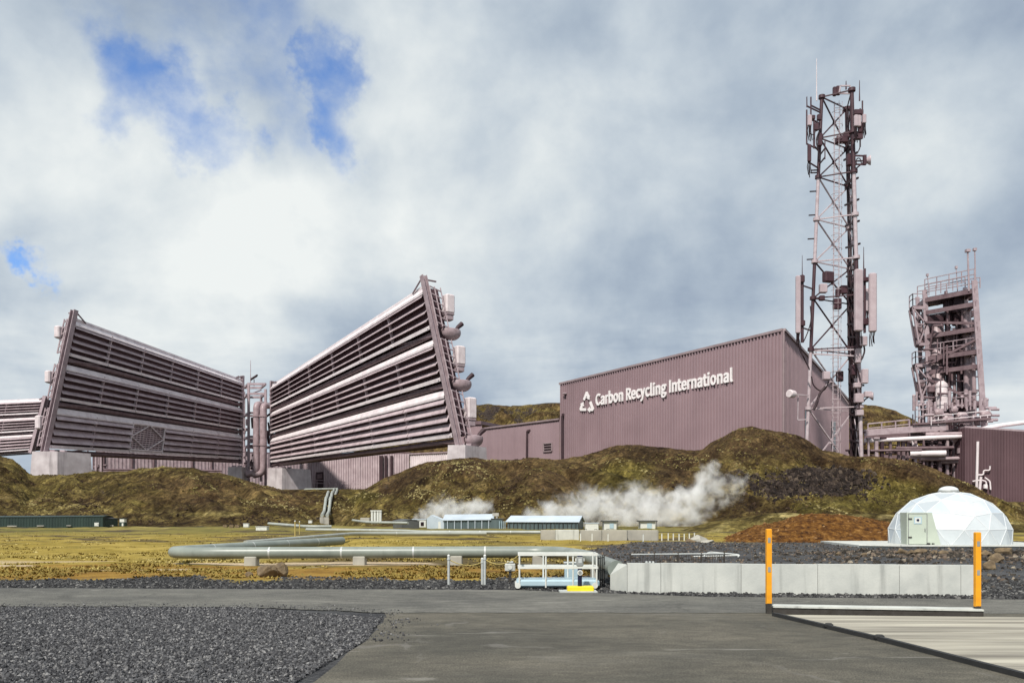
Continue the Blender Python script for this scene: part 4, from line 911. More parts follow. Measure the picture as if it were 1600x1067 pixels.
# ------------------------------------------------------------------ lattice mast
def make_mast():
    YL, YR, YM = 240, 236, 247
    def leg(a, b_, Y):
        p, q = P(a[0], a[1], Y), P(b_[0], b_[1], Y)
        return lambda z: p+(q-p)*((z-p.z)/(q.z-p.z))
    L, Rr, Mm = leg((1284, 152), (1260, 706), YL), leg((1331, 147), (1346, 712), YR), leg((1323, 166), (1335, 712), YM)
    o = thing('lattice_mast', 'tall three-legged lattice antenna mast in dark and pale bands before the hall', 'antenna mast', P(1305, 725, 240))
    zs = [P(0, y, YL).z for y in (152, 216, 277, 343, 409, 466, 546, 638, 740)]
    dark = lambda z: 0 if (z > zs[2] or (zs[6] < z < zs[4])) else 1
    MM = [M['tower_red'], M['tower_white']]
    zbot = 8.0
    for f, r in ((L, .50), (Rr, .55), (Mm, .60)):
        m = MB(); lv = zs[:-1]+[zbot]
        for a, b_ in zip(lv, lv[1:]):
            m.mi = dark((a+b_)/2) if f is not Mm or (a+b_)/2 > zs[4] else (0 if (a+b_)/2 > zs[6] else 1)
            m.tube([f(a), f(b_)], r, 10, cap=False)
        m.mi = 0
        for z in zs[:-1]: m.mi = dark(z+.5); m.tube([f(z-.45), f(z+.45)], r*1.9, 10)
        m.build('leg', MM, o)
    for i, (a, b_) in enumerate(zip(zs, zs[1:]+[])):
        b2 = max(b_, zbot+2)
        for f, g, th in ((L, Mm, .33), (Mm, Rr, .22)):
            m = MB(); m.mi = dark((a+b2)/2)
            p, q, s, t = f(a), g(b2), g(a), f(b2)
            m.beam(p, q, th); m.beam(s+Vector((0, .3, 0)), t+Vector((0, .3, 0)), th)
            c = (p+q+s+t)/4; m.box(c, (.9, .3, .9)); m.build('cross_brace', MM, o)
        m = MB(); m.mi = dark(a+.2)
        for f, g in ((L, Mm), (L, Rr), (Mm, Rr)): m.beam(f(a), g(a), .30, .30)
        m.build('girt', MM, o)
    # climbing ladder inside
    m = MB(); m.mi = 1
    def lad(z): return L(z)*.42+Mm(z)*.58
    for dx in (-.85, .85): m.beam(lad(zs[0])+Vector((dx, -.5, 0)), lad(zbot)+Vector((dx, -.5, 0)), .14)
    z = zbot
    while z < zs[0]: c = lad(z)+Vector((0, -.5, 0)); m.beam(c+Vector((-.85, 0, 0)), c+Vector((.85, 0, 0)), .11); z += 1.35
    z = zbot
    while z < zs[0]:
        c = lad(z)+Vector((0, -.5, 0)); m.tube([c+Vector((math.cos(t)*1.5, -math.sin(t)*1.9, 0)) for t in [math.pi*k/8 for k in range(9)]], .07, 5, cap=False); z += 4.0
    for t in (.25, .5, .75): c0, c1 = lad(zs[0]), lad(zbot); dd = Vector((math.cos(math.pi*t)*1.5, -.5-math.sin(math.pi*t)*1.5, 0)); m.beam(c0+dd, c1+dd, .09)
    m.build('ladder', MM, o)
    # cable bundle down the rear leg
    m = MB(); r = random.Random(2)
    for k in range(9):
        dx, dy = r.uniform(-1.5, .9), r.uniform(-1.6, -.5); z0 = zs[0]-r.uniform(0, 14) if k < 4 else zs[4]-r.uniform(-4, 8)
        pts = [Mm(z0+(zbot-z0)*i/14)+Vector((dx+r.uniform(-.12, .12), dy, 0)) for i in range(15)]; m.tube(pts, .22 if k < 4 else .34, 6)
    m.build('cable_bundle', M['cable'], o)
    m = MB()
    for py in (293, 325, 357, 391, 225, 255, 436, 455, 490, 510, 530, 560, 580, 602, 625, 650, 672, 690):
        z = P(0, py, YM).z; a, b_ = Mm(z), Rr(z-1.5); m.beam(a+Vector((-1.6, -1, .4)), b_+Vector((1.0, -.4, -.3)), .42, .5)
    m.build('cable_hanger', M['cable'], o)
    m = MB()
    for k, py in enumerate((266, 270, 299, 336, 373, 405)):
        z = P(0, py, YL).z; m.beam(L(z)+Vector((-.3, 0, 0)), L(z)+Vector((-2.4, -.4, -.25)), .3)
    m.build('step_bracket', M['cable'], o)
    A = M['antenna']; Dk = M['tower_red']
    def pipe_mount(px, y0, y1, Y, f, arms, r=.22):
        m = MB(); p, q = P(px, y0, Y), P(px, y1, Y); m.tube([p, q], r, 8)
        for ay in arms: z = P(px, ay, Y).z; a = p.lerp(q, (z-p.z)/(q.z-p.z)); m.beam(a, f(z), .32)
        return m.build('mount_pole', Dk, o)
    def panel(px, y0, y1, Y, w, dpt, mt=A, rz=0.0):
        p, q = P(px, y0, Y), P(px, y1, Y); h = p.z-q.z; m = MB()
        m.bbox((p+q)/2, (w, dpt, h), min(w, dpt)*.22, rz); x = m.build('panel_antenna', mt, o)
        m = MB(); r = random.Random(int(px))
        for k in range(4):
            a = q+Vector((w*(-.3+.2*k), 0, .1)); m.tube([a, a+Vector((r.uniform(-.2, .2), .3, -1.4)), a+Vector((r.uniform(.3, .9), 1.2, -2.6-r.random()*1.6))], .13, 5)
        m.build('connector_cable', M['cable'], x); return x
    def box(name, px, py, Y, d, mt, rz=0.0, bev=.15):
        m = MB(); m.bbox(P(px, py, Y), d, bev, rz); return m.build(name, mt, o)
    def cab(pts, Y, r=.15):
        m = MB(); P_ = [P(x, y, Y) for x, y in pts]; q = [P_[0]]
        for i in range(1, len(P_)-1): q += arc((P_[i-1]+P_[i])/2, P_[i], (P_[i]+P_[i+1])/2, 5)
        m.tube(q+[P_[-1]], r, 6); m.build('jumper_cable', M['cable'], o)
    # upper left cluster
    pipe_mount(1260.5, 152, 168, 236, L, (166,), .12); pipe_mount(1260.5, 172, 226, 236, L, (184, 225)); pipe_mount(1267, 152, 196, 237, L, (165, 186)); pipe_mount(1272, 190, 232, 236, L, (195, 228), .3)
    panel(1264.5, 226, 253, 235, 1.0, .7, Dk); panel(1265, 180, 197, 234.5, 1.2, .8)
    box('radio_unit', 1270, 184, 236, (1.2, 1.0, 1.2), Dk); box('radio_unit', 1275, 199, 236, (1.3, 1.1, 2.0), Dk); box('radio_unit', 1280, 184, 237, (1.2, 1.0, 1.7), Dk); box('radio_unit', 1281, 219, 237, (1.2, 1.2, 3.6), Dk)
    cab([(1266, 197), (1263, 208), (1272, 212), (1274, 205)], 235); cab([(1280, 205), (1274, 220), (1280, 240), (1280, 250)], 236)
    pipe_mount(1289, 218, 249, 235, L, (232, 246), .16)
    pipe_mount(1264, 226, 255, 236, L, (254,), .16)
    # upper right cluster
    pipe_mount(1344, 170, 230, 234, Rr, (182, 215)); pipe_mount(1347.5, 158, 217, 233, Rr, (176, 213))
    panel(1337.5, 180, 198, 232, 1.1, .8); panel(1350.5, 179, 193, 232, 1.0, .7); box('radio_unit', 1341, 190, 233, (1.3, 1.2, 3.2), A); box('radio_unit', 1345, 200, 233.5, (1.4, 1.2, 3), Dk); box('radio_unit', 1341, 176, 233.5, (2.6, 1.2, 1.4), Dk); box('radio_unit', 1340, 214, 233.5, (2.4, 1.2, 1.6), Dk)
    cab([(1344, 217), (1344, 232), (1339, 240)], 233); cab([(1320, 208), (1330, 205), (1333, 220), (1325, 228)], 238)
    # masthead boxes, lamps and whips
    box('masthead_lamp', 1304, 143.5, 241, (1.0, .9, 2.6), Dk); box('masthead_lamp', 1309.5, 142, 241, (1.2, .9, 2.6), Dk)
    m = MB(); c = P(1319.5, 140, 240)
    for a, b_ in (((-1.6, -1.2), (1.6, -1.2)), ((1.6, -1.2), (1.6, 1.0)), ((1.6, 1.0), (-1.2, 1.0)), ((-1.2, 1.0), (-1.6, -1.2))): m.beam(c+Vector((a[0], 0, a[1])), c+Vector((b_[0], 0, b_[1])), .35)
    m.build('masthead_frame', M['tower_white'], o)
    for px, y0, y1, Y, r in ((1276, 92, 158, 238, .13), (1322, 127, 140, 240, .18), (1343, 126, 158, 234, .15), (1261, 151, 168, 236, .12), (1349.5, 386, 420, 234, .13), (1253.5, 399, 430, 238, .1)):
        m = MB(); p, q = P(px, y1, Y), P(px, y0, Y); m.tube([p, p.lerp(q, .4), q], [r*1.4, r, r*.6], 6); m.build('whip_antenna', M['white'] if px == 1276 else Dk, o)
    box('radio_unit', 1315, 219, 243, (3.4, 1.6, 1.8), Dk); box('radio_unit', 1322, 212, 243, (2.0, 1.6, 1.6), Dk); box('radio_unit', 1327, 250, 240, (1.5, 1.6, 3.4), Dk)
    # dish antennas
    def dish(px, py, Y, ax, r, dep, f, mt=A):
        c = P(px, py, Y); ax = Vector(ax).normalized(); m = MB()
        m.tube([c-ax*dep, c-ax*dep*.3, c, c+ax*.12], [r*.35, r*.86, r, r*.97], 20); x = m.build('dish_antenna', mt, o)
        m = MB(); m.beam(c-ax*dep, f(c.z+1), .34); m.beam(c-ax*dep, f(c.z-1.6), .28); m.build('mount_arm', Dk, x)
    dish(1360, 250.5, 233, (.9, -.35, 0), 1.35, 1.3, Rr)
    m = MB()
    for y in (243.5, 257): p = P(1336, y, 235); q = P(1352, y+.5, 233); m.beam(p, q, .4)
    m.beam(P(1351, 243, 233), P(1351, 258, 233), .8); m.build('mount_arm', Dk, o)
    cab([(1338, 256), (1338, 248), (1344, 247), (1346, 256)], 234)
    m = MB(); c = P(1233.5, 615, 235); ax = Vector((-.8, -.55, 0)).normalized(); m.tube([c-ax*1.9, c-ax*.3, c, c+ax*.25], [1.05, 1.15, 1.18, 1.0], 20); x = m.build('drum_antenna', M['white'], o)
    m = MB(); m.beam(c-ax*1.6, P(1263, 618, 239), .4); p = P(1247, 617, 238); q = P(1246.5, 656, 238); m.beam(p, q, .22); m.beam(q, P(1262, 655, 239), .3); m.build('mount_arm', M['tower_white'], x)
    dish(1364, 619, 233, (.9, -.45, 0), 1.15, 1.0, Rr); box('radio_unit', 1356, 616, 234, (2, 1.4, 1.6), A)
    # the long sector antennas half way up
    panel(1247, 431, 521, 234, 1.35, 1.0); pipe_mount(1253.5, 430, 535, 236, L, (446, 512), .45)
    box('radio_unit', 1253, 436, 235.5, (1.4, 1, 2), Dk); box('radio_unit', 1254, 505, 235.5, (1.3, 1, 1.6), Dk)
    panel(1341.5, 421, 518, 229.5, 2.3, 1.4, rz=.15); panel(1363.5, 427, 519, 230.5, 2.05, 1.3, rz=-.2); panel(1354.5, 451, 487, 236, 1.3, 1.0)
    pipe_mount(1351, 420, 520, 233, Rr, (436, 470, 505), .38); box('radio_unit', 1352, 437, 232.5, (2.0, 1.4, 1.2), Dk); box('radio_unit', 1351.5, 503, 232.5, (2.0, 1.4, 1.8), Dk); box('radio_unit', 1349.5, 533, 232.5, (1.7, 1.3, 2.6), A)
    box('tower_amplifier', 1286, 451, 238, (2.1, 1.5, 2.5), A); box('tower_amplifier', 1294, 433, 238.5, (2.9, 1.8, 2.9), Dk, .3); box('tower_amplifier', 1284, 466, 238, (1.5, 1.2, 1.4), Dk)
    box('radio_unit', 1308, 475, 243, (2.2, 1.5, 3.0), Dk); box('radio_unit', 1318, 453, 243, (2, 1.4, 2.4), Dk); box('radio_unit', 1309, 458, 243, (1.2, 1.2, 2.4), Dk)
    box('radio_unit', 1291, 587, 236, (1.9, 1.6, 2.3), A); box('radio_unit', 1351, 588, 233, (1.7, 1.4, 4), A); box('radio_unit', 1335, 578, 237, (1.8, 1.4, 3), Dk); box('radio_unit', 1312, 588, 243, (1.8, 1.4, 3), Dk)
    box('radio_unit', 1341, 556, 234, (1.5, 1.3, 4), M['tower_white']); box('radio_unit', 1340, 602, 235, (2.2, 1.3, 1.4), A); box('radio_unit', 1342, 622, 235, (2.4, 1.4, 2.6), A); box('radio_unit', 1343, 645, 235, (2.0, 1.4, 1.6), A)
    cab([(1255, 535), (1262, 520), (1268, 500), (1266, 478)], 237); cab([(1246, 530), (1250, 548), (1262, 570), (1265, 578)], 236, .2)
    cab([(1268, 588), (1270, 602), (1282, 612), (1290, 608), (1295, 596)], 237, .2); cab([(1290, 604), (1280, 615), (1276, 632), (1271, 640)], 237, .38); cab([(1348, 535), (1352, 548), (1346, 562)], 233, .25); cab([(1330, 560), (1340, 575), (1346, 600), (1342, 640)], 235, .2)
    m = MB()
    for y in (548, 553): m.beam(P(1270, y, 240), P(1335, y-2+(y-548), 236), .35)
    for k in range(7): x = 1275+9*k; m.beam(P(x, 543, 240-.5*k), P(x, 555, 240-.5*k), .2)
    m.build('work_platform', M['tower_white'], o)
    # fence round the foot
make_mast()

# ------------------------------------------------------------------ process structure and pipe bridge on the right
def make_process_tower():
    o = thing('process_tower', 'steel process tower of open platforms round a tall pale vessel at the right', 'process tower', P(1490, 740, 255))
    FL, FR = (1445, 260), (1523, 249)
    def leg(pt, pb, Y): p, q = P(*pt, Y), P(*pb, Y); return lambda z: p+(q-p)*((z-p.z)/(q.z-p.z))
    a = leg((1445, 456), (1455, 664), 260); b_ = leg((1523, 447), (1536, 640), 249)
    back = Vector((1.6, 8, 0)); c = lambda z: a(z)+back; d = lambda z: b_(z)+back
    zf = lambda py: P(0, py, 254.5).z
    zb = zf(735)
    for f, w in ((a, 1.5), (b_, 1.7), (c, 1.2), (d, 1.2)):
        m = MB(); m.beam(f(zb), f(zf(446)), w*1.0, .35); m.beam(f(zb)+Vector((0, .5, 0)), f(zf(446))+Vector((0, .5, 0)), .3, 1.2); m.build('column', M['steel_light'], o)
    levels = [462, 482, 520, 555, 577, 634]
    for k, py in enumerate(levels):
        z = zf(py); m = MB()
        for p, q in ((a, b_), (c, d), (a, c), (b_, d)): m.beam(p(z)+Vector((0, -.1, 0)), q(z)+Vector((0, -.1, 0)), .5, 1.3)
        m.build('floor_beam', M['steel'], o)
        if k in (0, 3, 5, 2):
            m = MB(); zz = z+.75; m.hexa([f(zz)+Vector((0, .4, 0)) for f in (a, b_, d, c)], [f(zz+.15)+Vector((0, .4, 0)) for f in (a, b_, d, c)]); m.build('deck', M['dark'], o)
    for (p0, q0, f, g) in ((497, 512, a, b_), (565, 535, a, b_), (588, 636, a, b_), (530, 575, c, d)):
        m = MB(); m.beam(f(zf(p0)), g(zf(q0)), .7); m.build('brace', M['steel'], o)
    # outrigger platforms on the left
    a2 = lambda z: a(z)+Vector((.45, 3.2, 0))
    for top, mid, bot in ((474, 500, 532), (566, 590, 617)):
        z = zf(top)
        for col in (a, a2):
            m = MB(); p = col(z); q = p+Vector((-4.0, 0, 0)); m.beam(p, q, .5, .9)
            pb_ = col(zf(bot)); qb = pb_+Vector((-2.6, 0, 0)); m.beam(pb_, qb, .5, .9); m.beam(q, qb, .5); m.beam(col(zf(mid)), q, .35); m.beam(col(zf(mid)), qb, .35); m.beam(col(zf(mid)), col(zf(mid))+Vector((-3.3, 0, 0)), .35)
            m.beam(p, pb_, .3); m.build('outrigger_frame', M['steel_light'], o)
        m = MB(); p0, p1 = a(z+.5), a2(z+.5); v = Vector((-4.0, 0, 0)); m.hexa([p0, p1, p1+v, p0+v], [q+Vector((0, 0, .25)) for q in (p0, p1, p1+v, p0+v)])
        m.build('outrigger_deck', M['steel'], o); m = MB()
        zq = zf(bot); p0, p1 = a(zq), a2(zq); v2 = Vector((-2.6, 0, 0)); m.hexa([p0, p1, p1+v2, p0+v2], [q+Vector((0, 0, .25)) for q in (p0, p1, p1+v2, p0+v2)])
        zm = zf(mid); m.hexa([a2(zq)+v2, a2(zq), a2(zm), a2(zm)+Vector((-3.3, 0, 0))], [q+Vector((0, .2, 0)) for q in (a2(zq)+v2, a2(zq), a2(zm), a2(zm)+Vector((-3.3, 0, 0)))])
        m.build('outrigger_deck', M['steel'], o)
    # handrails
    def rail(pts, h, n=6):
        m = MB()
        for p, q in zip(pts, pts[1:]):
            for hh in (h, h*.55): m.beam(p+Vector((0, 0, hh)), q+Vector((0, 0, hh)), .22)
            k = max(1, int((q-p).length/3))
            for i in range(k+1): t = p.lerp(q, i/k); m.beam(t, t+Vector((0, 0, h)), .22)
        m.build('handrail', M['steel_light'], o)
    up = Vector((0, 0, .8))
    e = Vector((-4.0, 0, 0)); z = zf(474); rail([a(z)+up, a(z)+e+up, a2(z)+e+up], 3.6)
    z = zf(566); rail([a(z)+up, a(z)+e+up, a2(z)+e+up], 3.6)
    z = zf(447); rail([a(z), b_(z)], 3.6); rail([c(z), d(z)], 3.6); z = zf(462); rail([a(z)+up, b_(z)+up+Vector((1.5, 0, 0))], 3.2)
    z = zf(555); rail([a(z)+up, b_(z)+up], 3.6); z = zf(634); rail([a(z)+up, b_(z)+up], 3.2); z = zf(520); rail([c(z)+up, d(z)+up], 3.4)
    # vessel and stacks inside, some pipes painted dark for a shaded interior
    m = MB(); p = P(1469, 735, 262); q = P(1462, 497, 262); m.tube([p, p.lerp(q, .38), p.lerp(q, .40), q, q+Vector((0, 0, 1))], [3.2, 3.2, 2.3, 2.2, 1.0], 20); m.build('vessel', M['pipe_steel'], o)
    m = MB(); p = P(1472, 640, 257); q = P(1471, 600, 257); m.tube([p, q, q+Vector((0, 0, .9))], [1.7, 1.7, .8], 16)
    for py in (604, 618, 632): cc = P(1471.5, py, 257); m.tube([cc-Vector((0, 0, .3)), cc+Vector((0, 0, .3))], 1.85, 16)
    m.build('drum_vessel', M['white'], o)
    for px, t, b2, Y, r, mt in ((1482, 470, 735, 258, .4, 'dark'), (1496, 500, 735, 257, .5, 'dark'), (1503, 480, 735, 260, .6, 'dark'), (1508, 485, 740, 256, .75, 'pipe_steel'), (1513, 480, 740, 256, .75, 'pipe_steel'), (1520, 500, 720, 252, .6, 'pipe_steel'), (1478, 455, 700, 262, .5, 'steel'), (1490, 520, 730, 260, .5, 'pipe_steel'), (1500, 470, 730, 262, .45, 'steel')):
        m = MB(); p, q = P(px+4, b2, Y), P(px, t, Y); m.tube([p, q], r, 10)
        for k in range(4): cc = p.lerp(q, .3+.18*k); m.tube([cc, cc+Vector((0, 0, .35))], r*1.6, 10)
        m.build('vertical_pipe', M[mt], o)
    for px, t, b2, Y, r in ((1512, 392, 455, 250, .3), (1523, 390, 470, 249, .22), (1494, 418, 452, 253, .15), (1449, 430, 450, 258, .15)):
        m = MB(); p, q = P(px+2, b2, Y), P(px, t, Y); m.tube([p, q], [r, r*.8], 8); m.box(q, (r*4, r*4, .8)); m.build('vent_pole', M['steel_light'], o)
    r = random.Random(12)
    for k in range(24):
        m = MB(); x = r.uniform(1458, 1512); py = r.uniform(462, 640); m.bbox(P(x, py, r.uniform(256, 263)), (r.uniform(1.5, 6), 2, r.uniform(1.2, 4.5)), .2); m.build('equipment_box', M[r.choice(['dark', 'dark', 'dark', 'steel'])], o)  # mostly dark paint, putting the interior's shade into the colour
    m = MB()
    for k in range(60):
        x = r.uniform(1458, 1514); y = r.uniform(490, 645); p = P(x, y, r.uniform(254, 262)); q = p+Vector(r.choice([(4, 0, 0), (-3, 0, 0), (0, 0, 7), (0, 2, -6), (0, 0, 9)])); m.tube([p, q], r.uniform(.18, .4), 6)
    m.build('pipework', M['steel'], o)
make_process_tower()

def make_pipe_bridge():
    o = thing('pipe_bridge', 'long pipe bridge on many legs between the antenna mast and the process tower', 'pipe rack', P(1430, 745, 243))
    def row(x0, y0, Y0, x1, y1, Y1): return P(x0, y0, Y0), P(x1, y1, Y1)
    for (a, b_, w, h, mt) in (((1350, 676, 246), (1478, 667, 240), .6, 1.9, 'steel_light'), ((1350, 683, 250), (1500, 676, 246), .6, 1.2, 'steel'), ((1345, 712, 246), (1500, 716, 240), .5, .9, 'steel')):
        m = MB(); m.beam(P(*a), P(*b_), w, h); m.build('beam', M[mt], o)
    m = MB(); p, q = P(1356, 662, 246), P(1421, 655.5, 243); m.beam(p, q, .35)
    for k in range(4): t = p.lerp(q, k/3); m.beam(t, t-Vector((0, 0, 2.6)), .3)
    m.beam(p-Vector((0, 0, 1.3)), q-Vector((0, 0, 1.3)), .25); m.build('handrail', M['steel_light'], o)
    m = MB(); pts = [P(1350, 689, 244), P(1510, 681, 238), P(1516, 674, 237), P(1560, 665, 235), P(1640, 655, 232)]; m.tube(rpoly(pts, 2), .62, 12); m.build('main_pipe', M['hood'], o)
    m = MB(); pts = [P(1446, 679, 241), P(1510, 678, 238)]; m.tube(pts, .7, 12); m.build('short_pipe', M['pipe_steel'], o)
    m = MB(); pts = [P(1488, 690, 241), P(1499, 680, 240), P(1504, 690, 240), P(1504, 706, 240)]; m.tube(rpoly(pts, 2.5), .8, 10); m.tube([P(1504, 700, 240), P(1504, 708, 240)], 1.5, 14); m.build('gooseneck_pipe', M['pipe_steel'], o)
    for (x0, x1, y, w, mt) in ((1422, 1478, 709, .9, 'hood'), (1436, 1500, 717, .6, 'pipe_steel'), (1400, 1490, 700, .45, 'steel'), (1470, 1505, 722, .5, 'pipe_steel'), (1360, 1440, 704, .35, 'steel')):
        m = MB(); m.tube([P(x0, y, 243), P(x1, y-1, 240)], w, 10); m.build('side_pipe', M[mt], o)
    r = random.Random(21)
    for k, x in enumerate((1357, 1369, 1378, 1391, 1404, 1411, 1418, 1430, 1443, 1456, 1468, 1480, 1492, 1502)):
        m = MB(); w = r.choice([.5, .7, .9]); p, q = P(x, 762, 243), P(x, 683, 243); m.beam(p, q, w); m.box(q+Vector((0, 0, -.3)), (w*2.2, w*2, .5)); m.build('leg', M[r.choice(['steel', 'steel', 'dark', 'steel_light'])], o)
    m = MB()
    for k in range(70):
        x = r.uniform(1355, 1506); y = r.uniform(690, 742); p = P(x, y, r.uniform(248, 256)); q = p+Vector(r.choice([(0, 0, 7), (0, 0, -6), (8, 0, 0), (-8, 0, 0), (12, 0, 0)])); m.tube([p, q], r.uniform(.2, .6), 6)
    m.build('rear_pipework', M['dark'], o); m = MB()
    for k in range(70):
        x = r.uniform(1400, 1506); y = r.uniform(690, 745); p = P(x, y, r.uniform(244, 252)); q = p+Vector(r.choice([(0, 0, 6), (0, 0, -5), (5, 0, 0), (-6, 0, 0), (0, 1, 7)])); m.tube([p, q], r.uniform(.18, .55), 6)
    m.build('pipework', M['steel'], o)
    m = MB(); m.beam(P(1427, 682, 244), P(1432, 706, 243), 1.6, .5); m.build('chute', M['hood'], o)
    # equipment standing on the bridge deck
    e = thing('process_skid', 'crowd of pale valves, cylinders and pipes on the deck below the process tower', 'process skid', P(1480, 668, 242))
    m = MB(); m.beam(P(1424, 664, 244), P(1545, 655, 238), 5, .5); m.build('deck', M['steel'], e)
    for x, y, rr, L_ in ((1479, 655, 1.7, 3.2), (1502, 652, 1.6, 3), (1466, 645, 1.2, 2.4), (1490, 640, 1.1, 2), (1540, 648, 1.1, 3), (1530, 660, 1.0, 3)):
        m = MB(); c = P(x, y, 241); m.tube([c+Vector((-L_/2, 0, 0)), c+Vector((-L_/2+.5, 0, 0)), c+Vector((L_/2-.5, 0, 0)), c+Vector((L_/2, 0, 0))], [rr*.6, rr, rr, rr*.6], 14); m.build('cylinder', M['pipe_steel'], e)
    m = MB()
    for k in range(46):
        x = r.uniform(1426, 1550); y = r.uniform(632, 664); p = P(x, y, r.uniform(239, 246)); q = p+Vector(r.choice([(0, 0, 3.2), (0, 0, 4.2), (3, 0, 0), (0, 0, 2.5), (-2, 1, 0)])); m.tube([p, q], r.uniform(.16, .5), 6)
        if k % 5 == 0: m.ball(q, r.uniform(.35, .6), 8, 6)
    m.build('pipework', M['steel_light'], e)
    m = MB(); 
    for x in (1430, 1436, 1442, 1450): m.beam(P(x, 628, 244), P(x, 664, 244), .25)
    for y in (628, 640, 651): m.beam(P(1430, y, 244), P(1450, y-1, 243), .22)
    m.build('guard_rail', M['louvre'], e)
    m = MB()
    for k in range(9): x = 1455+k*11; m.beam(P(x, 650, 240.0), P(x, 664, 240.0), .2)
    for y in (650, 657): m.beam(P(1455, y, 240), P(1548, y-9, 238), .2)
    m.build('handrail', M['hood'], e)
    # clad plant building at the right end
    a, b_ = P(1508, 668, 236), P(1690, 680, 226); zb = 6.0
    h = thing('plant_building', 'dark mauve ribbed plant building at the right edge with small pale wall pipes', 'building', (a.x, a.y, zb)); n = outn(a, b_)
    m = MB(); ribbed(m, a, b_, a.z, b_.z, zb, zb, 40, .18, n); m.build('front_wall', M['cladding_plum'], h)
    bk = -n*22+Vector((-6, 0, 0)); m = MB(); ribbed(m, a, a+bk, a.z, a.z, zb, zb, 20, .12, outn(a, a+bk)); m.build('side_wall', M['cladding_plum'], h)
    m = MB(); m.hexa([a, b_, b_+bk, a+bk], [q+Vector((0, 0, .5)) for q in (a, b_, b_+bk, a+bk)]); m.build('roof', M['steel_light'], h)
    m = MB()
    for pts in ([(1527, 690), (1525, 770)], [(1524, 742), (1536, 742), (1536, 735), (1546, 735), (1546, 728)], [(1519, 752), (1532, 750), (1540, 752), (1541, 764)], [(1530, 765), (1532, 745)], [(1547, 765), (1546, 752), (1538, 746)]): m.tube(rpoly([on_wall(a, b_, *q)+n*.8 for q in pts], .5), .22 if len(pts) > 2 else .38, 8)
    m.build('wall_pipe', M['hood'], h)
    m = MB(); m.bbox(on_wall(a, b_, 1539, 760)+n*.8, (.9, .8, 1.2), .1); m.build('valve_box', M['letter'], h)
make_pipe_bridge()

# ------------------------------------------------------------------ foreground: posts, beam, slab
def make_marker_post(label, px, top, bot, Y, lean=0):
    p = P(px, bot, Y); p.z = 0.0; h = P(px, top, Y).z
    o = thing('marker_post', label, 'post', p, 'orange marker posts at the vehicle scale')
    m = MB(); w, d = .092, .075
    m.box(p+Vector((0, 0, .09)), (w*.95, d*1.05, .18)); m.build('base_socket', M['darkiron'], o)
    m = MB(); q = [Vector((sx*w/2, sy*d/2, 0)) for sx, sy in ((-1, -1), (1, -1), (1, 1), (-1, 1))]; ln = Vector((lean, 0, 0))
    m.hexa([p+Vector((0, 0, .17))+v for v in q], [p+Vector((0, 0, h-.015))+v+ln for v in q]); m.hexa([p+Vector((0, 0, h-.015))+v+ln for v in q], [p+Vector((0, 0, h))+v*.8+ln for v in q]); m.build('shaft', M['orange'], o)
    m = MB()
    for z in (h-.2, h*.52): t = z/h; m.box(p+Vector((0, -d/2-.002, z))+ln*t, (w*.55, .004, .09)); 
    m.build('worn_sticker', M['greywear'], o)
make_marker_post('orange-yellow marker post at the left end of the low threshold beam', 1201, 826, 958, 14.75, lean=-.0)
make_marker_post('orange-yellow marker post at the right end of the beam, before the white dome', 1527, 831, 962, 14.3)
def make_scale():
    a, b_ = Vector((4.62, 14.72, 0)), Vector((8.02, 14.15, 0)); d = (b_-a).normalized(); n = Vector((d.y, -d.x, 0))
    o = thing('threshold_beam', 'low concrete-topped threshold beam with a dark front face between the orange posts', 'kerb beam', a)
    m = MB(); z0, z1 = RZ-.02, .105
    m.hexa([q+Vector((0, 0, z0)) for q in (a, b_, b_-n*.30, a-n*.30)], [q+Vector((0, 0, z1)) for q in (a, b_, b_-n*.30, a-n*.30)]); m.build('front_face', M['darkiron'], o)
    m = MB(); m.hexa([q+Vector((0, 0, z1+.001)) for q in (a+n*.02, b_+n*.02, b_-n*.34, a-n*.34)], [q+Vector((0, 0, z1+.03)) for q in (a+n*.02, b_+n*.02, b_-n*.34, a-n*.34)]); m.build('top_slab', M['concrete'], o)
    # pale plank deck in front of it
    c = [G(1213, 961.5), G(1700, 966), Vector((11.5, 7.0, 0)), Vector((5.55, 8.2, 0)), G(1390, 1003)]
    o = thing('weighbridge_deck', 'pale weathered plank deck in the lower right corner, below the orange posts', 'deck', c[0])
    npl = 9; m = None
    # planks lie along the beam; each one a little different in height
    A0, A1 = c[0], c[1]; left = [c[0], c[4], c[3]]
    def L_at(t):
        seg = [(left[1]-left[0]).length, (left[2]-left[1]).length]; s = t*sum(seg)
        return left[0].lerp(left[1], s/seg[0]) if s <= seg[0] else left[1].lerp(left[2], (s-seg[0])/seg[1])
    def R_at(t): return c[1].lerp(c[2], t)
    r = random.Random(4)
    for k in range(npl):
        t0, t1 = (k+.015)/npl, (k+.985)/npl; zz = .016+r.uniform(0, .008)
        m = MB(); q = [L_at(t0), R_at(t0), R_at(t1), L_at(t1)]; m.hexa([v+Vector((0, 0, -.03)) for v in q], [v+Vector((0, 0, zz)) for v in q]); m.build('plank', M['wood'], o)
    m = MB()
    for k in range(14):
        t = k/14; p, q = L_at(t)+Vector((-.05, -.02, .02)), L_at(t+1/14)+Vector((-.05, -.02, .02)); m.beam(p, q, .07, .08)
    m.build('edge_strip', M['rubber'], o)
    for k, t in enumerate((.27, .47)):
        m = MB(); p = L_at(t); m.bbox(p+Vector((-.04, 0, .05)), (.13, .09, .07), .02); m.build('edge_clip', M['rubber'], o)
make_scale()

